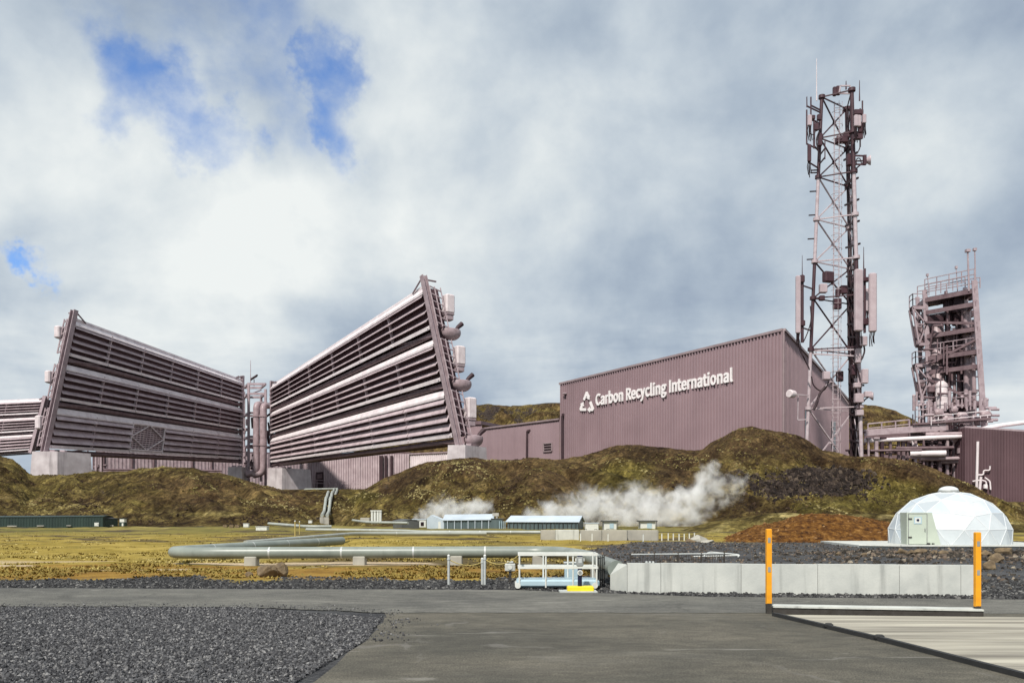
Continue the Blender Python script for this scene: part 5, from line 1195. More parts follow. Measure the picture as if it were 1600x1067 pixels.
# ------------------------------------------------------------------ concrete retaining wall
def make_wall():
    A, B = Vector(((980-CX)/F*18.85, 18.85, 0)), Vector(((1527-CX)/F*18.05, 18.05, 0))
    o = thing('retaining_wall', 'long low grey concrete wall of cast panels behind the road', 'concrete wall', A)
    d = (B-A).normalized(); n = Vector((d.y, -d.x, 0)); L = (B-A).length; h = .66; th = .22
    xs = [(x-980)/547 for x in (980, 994, 1118, 1245, 1373, 1505, 1527)]; xs = [0, .10, .335, .555, .785, .955, 1.0]
    for k, (u, v) in enumerate(zip(xs, xs[1:])):
        p, q = A+d*L*(u+.0006), A+d*L*(v-.0006); m = MB(); dz = (.0, .004, -.004, .003, 0, .002)[k]
        m.hexa([w+Vector((0, 0, -.1)) for w in (p, q, q-n*th, p-n*th)], [w+Vector((0, 0, h+dz)) for w in (p, q, q-n*th, p-n*th)]); x = m.build('wall_panel', M['concrete'], o)
    m = MB(); m.hexa([w+Vector((0, 0, -.1)) for w in (A-n*.02, B-n*.02, B-n*.18, A-n*.18)], [w+Vector((0, 0, h-.02)) for w in (A-n*.02, B-n*.02, B-n*.18, A-n*.18)]); m.build('joint_filler', M['darkiron'], o)
    # return at the left end, running away from the road
    m = MB(); p = A; q = A+Vector((-.32, .55, 0)); p2 = p-d*.003
    m.hexa([w+Vector((0, 0, -.1)) for w in (p2, q, q+Vector((.2, .1, 0)), p2+Vector((0.0, .2, 0)))], [w+Vector((0, 0, h*.55 if w is q else h-.03)) for w in (p2, q, q+Vector((.2, .1, 0)), p2+Vector((0.0, .2, 0)))]); m.build('end_return', M['concrete'], o)
    m = MB()
    for k in range(3): c = A+d*L*(.06+.01*k)+Vector((0, .12, h+.02)); m.bbox(c, (.05, .05, .05), .01)
    m.build('lifting_lug', M['galv'], o)
make_wall()

# ------------------------------------------------------------------ large pipes
def pipe_thing(name, label, pts, r, mt, rad=1.2, n=20, bands=(), supports=(), group='insulated pipelines across the moss'):
    pts = [Vector(p) for p in pts]; o = thing(name, label, 'pipeline', (pts[0].x, pts[0].y, 0), group)
    m = MB(); pp = rpoly(pts, rad, 10); m.tube(pp, r, n); m.build('pipe_run', M[mt], o)
    m = MB()
    for i in range(len(pts)-1):
        L = (pts[i+1]-pts[i]).length; k = int(L/2.4); d = (pts[i+1]-pts[i]).normalized()
        for j in range(1, k): c = pts[i]+d*(L*j/k); m.tube([c-d*.03, c+d*.03], r*1.012, n, cap=False)
    if m.v: m.build('lap_seam', M['galv'], o)
    for s in supports:
        c = pp[0].lerp(pp[0], 0); i, t = s; c = pts[i].lerp(pts[i+1], t); g = gz(c.x, c.y); m = MB(); w = r*1.3
        m.bbox((c.x, c.y, (g+c.z-r)/2+.0), (w*1.6, w*1.6, max(.1, c.z-r-g+.16)), .03); m.build('pipe_support', M['concrete_mid'], o)
    return o
zc = .42
pipe_thing('pipeline', 'thick grey-green pipe lying right across the moss, bending towards the road at its right end',
           [(-8.9, 43.5, .48), (-12.75, 30.6, zc), (-11.3, 29.9, zc), (1.6, 30.2, .45), (2.35, 26.5, .46), (2.5, 19.9, .46)], .21, 'pipe', 1.1, 24, supports=((0, .5), (2, .15), (2, .45), (2, .72), (2, .95), (4, .5)))
pipe_thing('pipeline', 'thin pale pipe slanting back from behind the left bend of the thick grey-green pipe',
           [(-13.3, 41.5, .42), (-11.6, 62, .5), (-6, 64.5, .45), (-2.0, 65, .45)], .13, 'pipe_pale', 2, 14)
pipe_thing('pipeline', 'twin-looking upper pale pipe far back, ending at the weathered concrete blocks',
           [(-18.3, 74, .62), (-9.2, 71, .55), (-7.6, 68.5, .5), (2.4, 67, .5)], .13, 'pipe_pale', 1.0, 12)
pipe_thing('pipeline', 'short pale pipe lying far off on the grass left of the thin yellow poles',
           [(-31, 106, .9), (-24, 98, .6), (-21.5, 99, .6)], .18, 'pipe_pale', 2, 10)
pipe_thing('pipeline', 'pale pipe far back leading to the four white stacks',
           [(-24.5, 128, 1.25), (-20.5, 118, 1.0), (-14, 112, .95)], .18, 'pipe_pale', 2, 10)
def make_chute():
    o = thing('chute_pipe', 'pale pipeline climbing the saddle between the hills in a sharp bend', 'pipeline', P(512, 803, 185))
    pts = [(507, 805), (525, 770), (477, 767)]
    m = MB(); q = []
    Yv = [176, 300, 312]
    for (x, y), Y in zip(pts, Yv): q.append(P(x, y, Y))
    n = 34; path = [q[0].lerp(q[1], i/n) for i in range(n+1)]
    path = [Vector((v.x, v.y, max(v.z, hz(v.x, v.y)+.75))) for v in path]; q[2].z = max(q[2].z, path[-1].z)
    for dx in (-1, 1): m.tube([v+Vector((dx*.55, 0, 0)) for v in path]+[q[2]+Vector((0, dx*.6, .2))], .36, 10)
    m.build('pipe_run', M['pipe_pale'], o)
    m = MB()
    for v in path[::4]: m = MB(); m.box(v+Vector((0, 0, -1.3)), (1.9, .4, 1.9)); m.build('pipe_sleeper', M['concrete_mid'], o)
make_chute()

# ------------------------------------------------------------------ boulder
def make_boulder(name, label, c, d, seed, m_='rock', cat='boulder'):
    m = MB(); m.ball((0, 0, 0), (1, 1, 1), 32, 20); r = np.random.default_rng(seed); V = np.array(m.v)
    for k in range(14):      # slice flat facets off the ball
        a = r.normal(size=3); a /= np.linalg.norm(a); h = r.uniform(.55, .85); s = V@a; V = V-np.maximum(s-h, 0)[:, None]*a*.93
    V = V*(1+.16*(fbm(V[:, 0:1]*2+seed, V[:, 1:2]*2+V[:, 2:3]*2, 4)-.5)); V *= np.array(d)/2
    m.v = [(v[0]+c[0], v[1]+c[1], v[2]+c[2]) for v in V]; m.sm = [False]*len(m.f)
    o = m.build(name, M[m_], org=(c[0], c[1], 0)); return tag(o, label, cat)
b0 = G(411, 901.5); make_boulder('boulder', 'large brown boulder at the edge of the verge, in front of the thick pipe', (b0.x+.03, b0.y+.25, .16), (.80, .62, .56), 4)
make_boulder('boulder', 'smaller brown boulder leaning against the right side of the largest boulder', (b0.x+.40, b0.y+.36, .16), (.42, .5, .50), 9)
make_boulder('boulder', 'small dark stone at the left foot of the largest boulder', (b0.x-.42, b0.y+.1, .05), (.26, .24, .22), 12)

# ------------------------------------------------------------------ rope posts, railing platform, pump bollard
def make_rope_post(label, px, top, bot, Y):
    p = P(px, bot, Y); p.z = gz(p.x, Y); h = P(px, top, Y).z
    o = thing('rope_post', label, 'post', p, 'pale posts carrying the rope'); m = MB()
    m.tube([p-Vector((0, 0, .05)), Vector((p.x, p.y, h))], .032, 10); m.build('pole', M['galv'], o)
    m = MB(); m.ball((p.x, p.y, h), .036, 10, 6); m.build('cap', M['whitepaint'], o)
    m = MB(); m.tube([(p.x, p.y, h-.10), (p.x, p.y, h-.07)], .045, 10); m.build('rope_ring', M['galv'], o)
    return Vector((p.x, p.y, h-.085))
r1 = make_rope_post('lone pale rope post, leftmost of the three beside the verge', 701, 868, 914, 20.75)
r2 = make_rope_post('shorter of the two paired rope posts', 753.5, 873, 914, 20.9)
r3 = make_rope_post('taller of the two paired rope posts, beside the grey meter box', 757.5, 868, 914, 20.7)
def rope(label, a, b_, sag):
    m = MB(); n = 14; m.tube([a.lerp(b_, i/n)+Vector((0, 0, -sag*4*(i/n)*(1-i/n))) for i in range(n+1)], .011, 6); tag(m.build('rope', M['rope'], org=a), label, 'rope', 'slack ropes between the pale posts')
rope('yellowish rope sagging from the lone post to the paired posts', r1, r2+Vector((0, 0, 0)), .11)
rope('yellowish rope sagging from the paired posts to the railing', r3, P(809, 868, 20.2), .16)
def make_meter():
    p = G(797, 906); Y = 21.6; p = Vector(((797-CX)/F*Y, Y, 0)); o = thing('meter_box', 'small pale meter box on a short leg left of the white railing', 'meter box', p); zc_ = P(0, 886, Y).z
    m = MB(); m.bbox((p.x, p.y, zc_), (.27, .16, .20), .02); m.build('cabinet', M['concrete'], o)
    m = MB(); m.bbox((p.x, p.y, zc_+.135), (.17, .12, .05), .012); m.build('cap', M['galv'], o)
    m = MB(); m.tube([(p.x, p.y-.082, zc_), (p.x, p.y-.10, zc_)], .055, 16); m.build('dial', M['whitepaint'], o)
    m = MB(); m.box((p.x, p.y, zc_/2-.05), (.07, .07, zc_-.1)); m.build('leg', M['darkiron'], o)
make_meter()
def make_railing():
    Y0, Y1 = 19.55, 20.35; xl, xr = (811-CX)/F*Y0, (933-CX)/F*Y0
    o = thing('railed_platform', 'white tube railing round a low pale blue-grey platform at the roadside', 'railing', (xl, Y0, 0))
    ztop, zmid, zdk = P(0, 866, Y0).z, P(0, 886.5, Y0).z, P(0, 908, Y0).z
    m = MB(); m.bbox(((xl+xr)/2, (Y0+Y1)/2, (zdk+.06)/2+.02), (xr-xl+.12, Y1-Y0, zdk-.02), .04); m.build('platform', M['signblue'], o)
    for k in range(2):
        m = MB(); 
        m.tube([(xl-.03+1.85*k*.98, Y0-.02, .10), (xl-.03+1.85*k*.98, Y1, .10)], .07, 10); m.build('end_roller', M['whitepaint'], o)
    for z, n_ in ((ztop, 'top_rail'), (zmid, 'mid_rail')):
        m = MB(); cs = [(xl, Y0, z), (xr, Y0, z), (xr, Y1, z), (xl, Y1, z)]
        for a, b_ in ((0, 1), (1, 2), (0, 3), (2, 3)): m.beam(cs[a], cs[b_], .05, .055)
        m.build(n_, M['whitepaint'], o)
    for x, Y in ((xl+.01, Y0), (xl+.63, Y0), (xl+1.27, Y0), (xr-.01, Y0), (xl+.02, Y1), (xl+.60, Y1), (xl+1.2, Y1), (xr-.02, Y1)):
        m = MB(); m.tube([(x, Y, .05), (x, Y, ztop-.02)], .020, 8); m.build('upright', M['whitepaint'], o)
    # dark lattice of fence bars running back from it to the pipe's end
    f = thing('mesh_fence', 'dark thin bar fence between the white railing and the end of the thick pipe', 'fence', (xr, Y0, 0))
    a, b_ = Vector((xr+.06, 19.9, 0)), Vector((2.28, 20.6, 0))
    for z in (.12, .42, .72): m = MB(); m.beam(a+Vector((0, 0, z)), b_+Vector((0, 0, z)), .02); m.build('rail', M['darkiron'], f)
    for k in range(4): p = a.lerp(b_, k/3); m = MB(); m.beam(p, p+Vector((0, 0, .78)), .028); m.build('bar', M['darkiron'], f)
    # blue-grey box behind the railing
    p = Vector(((893-CX)/F*21.2, 21.2, 0)); g = thing('valve_cabinet', 'pale blue-grey valve cabinet standing behind the white railing', 'cabinet', p); m = MB(); m.bbox((p.x, p.y, .30), (.36, .3, .46), .03); m.build('body', M['signblue'], g)
    m = MB(); m.bbox((p.x, p.y, .55), (.40, .34, .035), .01); m.build('lid', M['galv'], g)
    for dx in (-.12, .12): m = MB(); m.box((p.x+dx, p.y, .05), (.05, .2, .12)); m.build('foot', M['darkiron'], g)
make_railing()
def make_bollard():
    Y = 19.0; p = Vector(((906-CX)/F*Y, Y, 0)); z = lambda py: P(0, py, Y).z
    o = thing('service_bollard', 'navy service bollard with a grey head and white dial on a yellow base block', 'bollard', p)
    m = MB(); m.bbox((p.x+.01, p.y, .075), (.60, .34, .12), .02); m.build('base_block', M['yellow'], o)
    m = MB(); m.box((p.x-.05, p.y-.02, .018), (.85, .46, .03)); m.build('base_plate', M['galv'], o)
    m = MB(); m.tube([(p.x, p.y, .13), (p.x, p.y, z(888))], .05, 16); m.build('column', M['navy'], o)
    zh = z(877); m = MB(); m.bbox((p.x, p.y, zh), (.155, .14, .22), .02); h = m.build('head', M['greywear'], o)
    m = MB(); m.bbox((p.x, p.y, zh+.12), (.12, .12, .03), .01); m.build('head_cap', M['navy'], h)
    for s in (-1, 1): m = MB(); m.bbox((p.x+s*.09, p.y, zh+.04), (.03, .07, .07), .008); m.build('socket_lid', M['whitepaint'], h)
    m = MB(); m.box((p.x, p.y-.073, zh+.02), (.08, .006, .10)); m.build('display_panel', M['galv'], h)
    zd = z(894); m = MB(); m.tube([(p.x, p.y-.045, zd), (p.x, p.y-.075, zd)], .062, 18); d = m.build('dial', M['whitepaint'], o)
    m = MB(); m.tube([(p.x, p.y-.076, zd), (p.x, p.y-.080, zd)], .04, 16); m.build('dial_face', M['greywear'], d)
make_bollard()

# ------------------------------------------------------------------ low wire fence and pipe gate behind the concrete wall
def make_low_fence():
    Y = 23.5; a, b_ = Vector(((985-CX)/F*Y, Y, 0)), Vector(((1140-CX)/F*Y, Y+.6, 0))
    o = thing('wire_fence', 'low dark wire fence with a pale top tube just behind the concrete wall', 'fence', a); zt = P(0, 866, Y).z
    m = MB(); m.tube([a+Vector((0, 0, zt)), b_+Vector((0, 0, zt))], .022, 8); m.build('top_tube', M['galv'], o)
    m = MB()
    for k in range(40): p = a.lerp(b_, k/39); m.beam(p, p+Vector((0, 0, zt)), .010)
    for z in (.15, .35, .5): m.beam(a+Vector((0, 0, z)), b_+Vector((0, 0, z)), .010)
    m.build('wire_mesh', M['darkiron'], o)
    for k in range(5): p = a.lerp(b_, k/4); m = MB(); m.beam(p, p+Vector((0, 0, zt+.03)), .04); m.build('fence_post', M['darkiron'], o)
    g = thing('pipe_barrier', 'bent pale tube barrier lying on the gravel behind the concrete wall', 'barrier', (5.2, 24.5, 0)); Y = 25; m = MB()
    m.tube(rpoly([P(1100, 868, Y), P(1108, 862, Y), P(1156, 866.5, Y-.4), P(1153, 870, Y-.4)], .1), .022, 8); m.build('tube', M['galv'], g)
    m = MB(); m.tube([P(1083, 869, Y), P(1156, 867.5, Y-.4)], .018, 8); m.tube([P(1120, 864, Y), P(1120, 874, Y)], .016, 6); m.build('brace', M['galv'], g)
make_low_fence()

# ------------------------------------------------------------------ dome
def make_dome():
    cx, cy, Rd = (1482-CX)/F*50.6, 50.6, 3.42; cz = .50; Rz = 2.80
    o = thing('geodesic_dome', 'white geodesic dome with a door, standing on a flat concrete pad', 'dome', (cx, cy, .1))
    # frequency-2 icosahedral dome with a vertex at the top
    t = (1+5**.5)/2; ico = [(-1, t, 0), (1, t, 0), (-1, -t, 0), (1, -t, 0), (0, -1, t), (0, 1, t), (0, -1, -t), (0, 1, -t), (t, 0, -1), (t, 0, 1), (-t, 0, -1), (-t, 0, 1)]
    fs = [(0, 11, 5), (0, 5, 1), (0, 1, 7), (0, 7, 10), (0, 10, 11), (1, 5, 9), (5, 11, 4), (11, 10, 2), (10, 7, 6), (7, 1, 8), (3, 9, 4), (3, 4, 2), (3, 2, 6), (3, 6, 8), (3, 8, 9), (4, 9, 5), (2, 4, 11), (6, 2, 10), (8, 6, 7), (9, 8, 1)]
    V = [Vector(v).normalized() for v in ico]; q = V[0].rotation_difference(Vector((0, 0, 1))); V = [q @ v for v in V]
    az = math.atan2(V[5].y, V[5].x); rot = Matrix.Rotation(R(-90)-az+R(-2), 3, 'Z'); V = [rot @ v for v in V]     # one upper corner faces the viewer
    T = []; E = set(); P_ = []; seen = {}
    def vert(v):
        v = v.normalized(); k = (round(v.x, 4), round(v.y, 4), round(v.z, 4))
        if k not in seen: seen[k] = len(P_); P_.append(v)
        return seen[k]
    NF = 3      # three-frequency dome
    for a, b_, c in fs:
        A_, B_, C_ = V[a], V[b_], V[c]; g = {}
        for i in range(NF+1):
            for j in range(NF+1-i): g[i, j] = vert((A_*(NF-i-j)+B_*i+C_*j)/NF)
        for i in range(NF):
            for j in range(NF-i):
                T.append((g[i, j], g[i+1, j], g[i, j+1]))
                if i+j < NF-1: T.append((g[i+1, j], g[i+1, j+1], g[i, j+1]))
    pts = [Vector((cx+p.x*Rd, cy+p.y*Rd, cz+p.z*Rz)) for p in P_]
    keep = [f for f in T if sum(P_[i].z for i in f)/3 > -.02]
    cnt = {}
    for f in keep:
        for e2 in ((f[0], f[1]), (f[1], f[2]), (f[2], f[0])): k2 = (min(e2), max(e2)); cnt[k2] = cnt.get(k2, 0)+1
    rim = {i for k2, n2 in cnt.items() if n2 == 1 for i in k2}
    low = sorted(rim, key=lambda i: math.atan2(P_[i].y, P_[i].x))
    m = MB()
    rr = random.Random(6)
    for f in keep: m.mi = rr.choice([0, 0, 1, 2]); m.add([pts[i] for i in f], [(0, 1, 2)])
    m.build('shell_panel', [M['dome'], M['dome_b'], M['dome_c']], o)
    m = MB()
    for i, j in zip(low, low[1:]+low[:1]): p, q = pts[i], pts[j]; m.quad(Vector((p.x, p.y, .10)), Vector((q.x, q.y, .10)), q, p)
    m.build('skirt_panel', M['dome'], o)
    for f in keep:
        for a, b_ in ((f[0], f[1]), (f[1], f[2]), (f[2], f[0])): E.add((min(a, b_), max(a, b_)))
    m = MB()
    for a, b_ in E:
        c = Vector((cx, cy, cz)); k = .997; m.tube([c+(pts[a]-c)*k, c+(pts[b_]-c)*k], .028, 6)
    m.build('seam_strip', M['dome_seam'], o)
    m = MB(); top = cz+Rz; m.tube([(cx, cy, top-.10), (cx, cy, top+.04)], [.60, .56], 24); m.build('vent_collar', M['greywear'], o)
    m = MB(); m.ball((cx, cy, top+.035), (.55, .55, .26), 24, 8, 0, 90); m.build('vent_cap', M['dome_seam'], o)
    # door in a projecting frame at the left front
    Yd = 48.1; xl, xr = (1421-CX)/F*Yd, (1446.5-CX)/F*Yd; zt = P(0, 803, Yd).z; xm = (xl+xr)/2
    ang = R(-14); ca, sa = math.cos(ang), math.sin(ang)
    def D_(u, w, z): return Vector((xm+u*ca-w*sa, Yd+u*sa+w*ca, z))
    hw = (xr-xl)/2
    m = MB(); a = [D_(-hw-.10, .0, .12), D_(hw+.75, .0, .12), D_(hw+.75, 1.6, .12), D_(-hw-.10, 1.6, .12)]; b_ = [D_(-hw-.10, .0, zt+.10), D_(hw+.28, .0, zt+.10), D_(hw+.28, 1.9, zt+.10), D_(-hw-.10, 1.9, zt+.10)]; m.hexa(a, b_); m.build('door_surround', M['door'], o)
    m = MB(); m.hexa([D_(-hw, -.04, .16), D_(hw, -.04, .16), D_(hw, -.004, .16), D_(-hw, -.004, .16)], [D_(-hw, -.04, zt), D_(hw, -.04, zt), D_(hw, -.004, zt), D_(-hw, -.004, zt)]); dr = m.build('door', M['door'], o)
    m = MB()
    for (u0, z0, u1, z1) in ((-hw-.02, .14, -hw-.02, zt+.02), (hw+.02, .14, hw+.02, zt+.02), (-hw-.02, zt+.03, hw+.02, zt+.03)): m.beam(D_(u0, -.03, z0), D_(u1, -.03, z1), .035)
    m.build('door_gasket', M['greywear'], dr)
    for z in (.55, 1.62): m = MB(); m.box(D_(-hw+.06, -.06, z), (.20, .05, .07), ang); m.build('hinge', M['darkiron'], dr)
    m = MB(); m.box(D_(hw-.09, -.07, .98), (.05, .06, .16), ang); m.build('handle', M['greywear'], dr)
    m = MB(); m.box(D_(.0, -.05, 1.53), (.42, .02, .42), ang); s = m.build('door_sign', M['signblue'], dr)
    m = MB(); m.box(D_(.0, -.063, 1.53), (.30, .008, .30), ang); m.build('sign_panel', M['whitepaint'], s)
    m = MB(); c = D_(.0, -.072, 1.54); m.prism([c+Vector((math.cos(t)*.075*ca, math.cos(t)*.075*sa, math.sin(t)*.075)) for t in [kk*math.pi/6 for kk in range(12)]], (0, -.006, 0)); m.build('sign_symbol', M['navy'], s)
    m = MB()
    for k in range(3): m.bbox((cx-2.55+.28*k, cy-2.62+.0*k, .18), (.22, .2, .10), .03)
    m.build('ballast_bag', M['rubber'], o)
    # concrete pad
    pd = thing('dome_pad', 'flat pale concrete pad carrying the white dome', 'concrete pad', (cx, cy, 0))
    xl = (1341-CX)/F*47.5; m = MB(); c = [(xl, 47.4), (xl+1.8, 46.2), (cx+6, 45.8), (cx+6, 56), (xl+1.0, 56)]
    m.prism([(q[0], q[1], -.12) for q in c], (0, 0, .24)); m.build('slab', M['concrete'], pd)
    m = MB()
    for p, q in zip(c[:2], c[1:3]): m.beam((p[0], p[1]-.04, .13), (q[0], q[1]-.04, .13), .16, .07)
    m.build('edge_trim', M['whitepaint'], pd)
make_dome()
def rocks_on_bank():
    spec = [(1410, 868, 34, .55, .36), (1424, 872, 33, .45, .3), (1440, 869, 34.2, .62, .34), (1458, 871, 33.4, .4, .28), (1475, 873, 33, .5, .3), (1540, 880, 31, .5, .4), (1556, 885, 29, .6, .45), (1547, 893, 27, .5, .4), (1570, 878, 32, .8, .5), (1350, 872, 33, .3, .22), (1310, 869, 34, .28, .2)]
    lab = ['brown rock, leftmost of the row on the dark bank below the dome pad', 'small rock between two larger ones on the bank under the dome door', 'broadest brown rock on the dark bank below the dome', 'low rock just right of the broadest rock on the bank', 'rock on the bank nearest the right orange post, on its left', 'rough rock just right of the right orange post, at wall-top height', 'dark rock by the right end of the concrete wall, in front of the others', 'lowest rock beside the right end of the concrete wall', 'largest rock at the right edge of the picture', 'small lone rock on the bank under the left tip of the dome pad', 'smallest lone rock on the bank, well left of the dome pad']
    for k, (px, py, Y, w, h) in enumerate(spec):
        x = (px-CX)/F*Y; make_boulder('bank_rock', lab[k], (x, Y, gz(x, Y)+h*.25), (w, w*.8, h), 30+k, 'rock', 'rock')
rocks_on_bank()

# ------------------------------------------------------------------ far sheds, stacks, blocks on the plain
def gable(name, label, cat, a, b_, dep, h, ridge, wall, roof, group=None, doors=0, over=.25, wallg=None):
    """gabled shed: front eave from ground points a to b, going back dep"""
    a, b_ = Vector(a), Vector(b_); d = (b_-a).normalized(); bk = Vector((-d.y, d.x, 0)); bk = bk if bk.y > 0 else -bk; bk *= dep
    z = Vector((0, 0, 1)); o = thing(name, label, cat, a, group); L = (b_-a).length
    m = MB(); n = -bk.normalized(); m2 = MB()
    ribbed(m, a, b_, a.z+h, b_.z+h, a.z-.6, b_.z-.6, max(6, int(L/.45)), .05, n); m.build('front_wall', M[wall], o)
    m = MB()
    for p in (a, b_): m.add([p-z*.6, p+bk-z*.6, p+bk+z*h, p+bk*.5+z*ridge, p+z*h], [(0, 1, 2, 3, 4)])
    m.quad(a+bk-z*.6, b_+bk-z*.6, b_+bk+z*h, a+bk+z*h); m.build('end_wall', M[wallg or wall], o)
    m = MB(); dd = d*over; s = bk.normalized()*over
    R0, R1 = a+bk*.5+z*(ridge+.06)-dd, b_+bk*.5+z*(ridge+.06)+dd
    for e0, e1 in ((a-s+z*(h-over*.3)-dd, b_-s+z*(h-over*.3)+dd), (a+bk+s+z*(h-over*.3)-dd, b_+bk+s+z*(h-over*.3)+dd)):
        m.hexa([e0, e1, R1, R0], [q+z*.12 for q in (e0, e1, R1, R0)])
    m.build('roof', M[roof], o)
    return o, d, n, L
def strips(o, a, d, n, L, h, k, w, mt, name='wall_panel', z0=0.0):
    for i in range(k):
        p = Vector(a)+d*(L*(i+.5)/k)+n*.10; m = MB(); m.hexa([p-d*w/2+Vector((0, 0, z0)), p+d*w/2+Vector((0, 0, z0)), p+d*w/2+n*.06+Vector((0, 0, z0)), p-d*w/2+n*.06+Vector((0, 0, z0))], [q+Vector((0, 0, h)) for q in (p-d*w/2, p+d*w/2, p+d*w/2+n*.06, p-d*w/2+n*.06)]); m.build(name, M[mt], o)
def g_at(px, py, Y, dz=0): p = P(px, py, Y); return p
a, b_ = g_at(-160, 824, 140), g_at(161, 821.5, 146)
o, d, n, L = gable('long_shed', 'long low dark green shed at the foot of the left hill', 'shed', a, b_, 6, 1.62, 1.72, 'green_shed', 'green_shed', over=.1)
p = b_-d*1.0+n*.15; m = MB(); m.box((p.x, p.y, p.z+.3), (.72, .12, .60), math.atan2(d.y, d.x)); dr = m.build('door', M['whitepaint'], o); m = MB(); m.box(Vector((p.x+.25, p.y, p.z+.3))+n*.08, (.06, .06, .14)); m.build('handle', M['darkiron'], dr)
for k in range(3): p = a.lerp(b_, .55+.14*k)+n*.25; m = MB(); m.bbox((p.x, p.y, p.z+.10), (1.6-.4*k, .3, .16), .03); m.build('base_kerb', M['concrete_mid'], o)
p0, p1 = g_at(162.5, 822, 147), g_at(184, 822, 150)
o, d, n, L = gable('side_shed', 'short darker green gabled shed at the right end of the long green shed', 'shed', p0, p1, 5, 1.30, 1.62, 'green_shed', 'rubber', over=.08)
m = MB(); p = p0.lerp(p1, .45)+n*.15; m.box((p.x, p.y, p.z+.12), (.9, .1, .22)); m.build('vent', M['concrete_mid'], o)
p0 = g_at(190.5, 822, 146); o = thing('utility_cabin', 'small white-topped green cabin at the right end of the green sheds', 'cabin', p0)
m = MB(); m.bbox((p0.x, p0.y+.5, p0.z+.35), (1.0, 1.0, .7), .04); m.build('base', M['green_shed'], o); m = MB(); m.bbox((p0.x-.03, p0.y+.5, p0.z+1.02), (.82, .9, .62), .04); m.build('white_cab', M['whitepaint'], o)
m = MB(); m.bbox((p0.x, p0.y+.5, p0.z+1.37), (1.0, 1.05, .08), .02); m.build('roof', M['green_shed'], o); m = MB(); m.box((p0.x+.12, p0.y-.02, p0.z+.3), (.28, .05, .5)); m.build('door', M['whitepaint'], o)

a, b_ = g_at(694, 826, 128), g_at(769, 825, 128)
o, d, n, L = gable('greenhouse_shed', 'blue-grey shed with a pale gable and pale metal roof, steam rising behind it', 'shed', a, b_, 9, 1.35, 2.05, 'teal_shed', 'pale_roof')
strips(o, a, d, n, L, 1.3, 7, .10, 'pale_roof', 'pilaster', -.4)
g0, g1 = g_at(667, 824, 132), g_at(693.5, 826.2, 127.9)
z = Vector((0, 0, 1)); m = MB(); dd = (g1-g0); m.prism([g0-z*.5, g1-z*.5, g1+z*1.35, g0.lerp(g1, .25)+z*2.05, g0+z*1.45], Vector((.4, .7, 0))); m.build('gable_wall', M['pale_roof'], o)
m = MB(); w = g0.lerp(g1, .78)-Vector((0, .1, 0)); m.box((w.x, w.y, w.z+.5), (.55, .1, 1.2)); m.build('gable_door', M['whitepaint'], o)
a, b_ = g_at(793, 825.5, 126), g_at(903, 826, 124)
o, d, n, L = gable('greenhouse_shed', 'longest blue-grey shed with a bright pale roof, in the middle in front of the steam', 'shed', a, b_, 8, 1.05, 1.80, 'teal_shed', 'pale_roof')
strips(o, a, d, n, L, 1.0, 17, .09, 'rubber', 'pilaster', -.4)
a, b_ = g_at(614, 823.5, 134), g_at(628, 824.5, 131)
o, d, n, L = gable('small_shed', 'small dark grey shed left of the pale gabled shed', 'shed', a, b_, 3, 1.0, 1.2, 'grey_shed', 'grey_shed', over=.05)
m = MB(); p = b_+Vector((.1, .2, 0)); q = g_at(643, 823, 134); m.prism([p-z*.5, q-z*.5, q+z*.75, p+z*1.1], Vector((.1, 1.0, 0))); m.build('lean_to', M['teal_shed'], o)
p0 = g_at(655, 822, 135); o = thing('white_cabin', 'low white cabin between the small dark grey shed and the pale gable', 'cabin', p0); m = MB(); m.bbox((p0.x, p0.y+1, p0.z+.45), (2.2, 2, 1.3), .05); m.build('body', M['whitepaint'], o); m = MB(); m.bbox((p0.x, p0.y+1, p0.z+1.15), (2.4, 2.2, .12), .03); m.build('roof', M['pale_roof'], o); m = MB(); m.box((p0.x+.5, p0.y-.03, p0.z+.4), (.5, .06, .6)); m.build('window', M['glass_dark'], o)
p0 = g_at(779, 826, 127); o = thing('plant_house', 'small teal plant room with bright posts between the two blue-grey sheds', 'plant room', p0); m = MB(); m.bbox((p0.x-.25, p0.y+1.2, p0.z+.55), (1.7, 2, 1.9), .05); m.build('body', M['teal_shed'], o); m = MB(); m.bbox((p0.x-.2, p0.y+1.2, p0.z+1.55), (2.0, 2.2, .12), .03); m.build('roof', M['grey_shed'], o)
for k in range(4): m = MB(); x = p0.x+.15+.28*k; m.tube([(x, p0.y-.1, p0.z-.4), (x, p0.y-.1, p0.z+1.2)], .06, 8); m.build('post', M['signblue'], o)
m = MB(); m.tube([(p0.x-.3, p0.y+2.5, p0.z+.4), (p0.x-.3, p0.y+2.5, p0.z+2.45)], .12, 8); m.box((p0.x-.5, p0.y+2.5, p0.z+2.2), (1.0, .3, .5)); m.build('chimney', M['concrete_mid'], o)
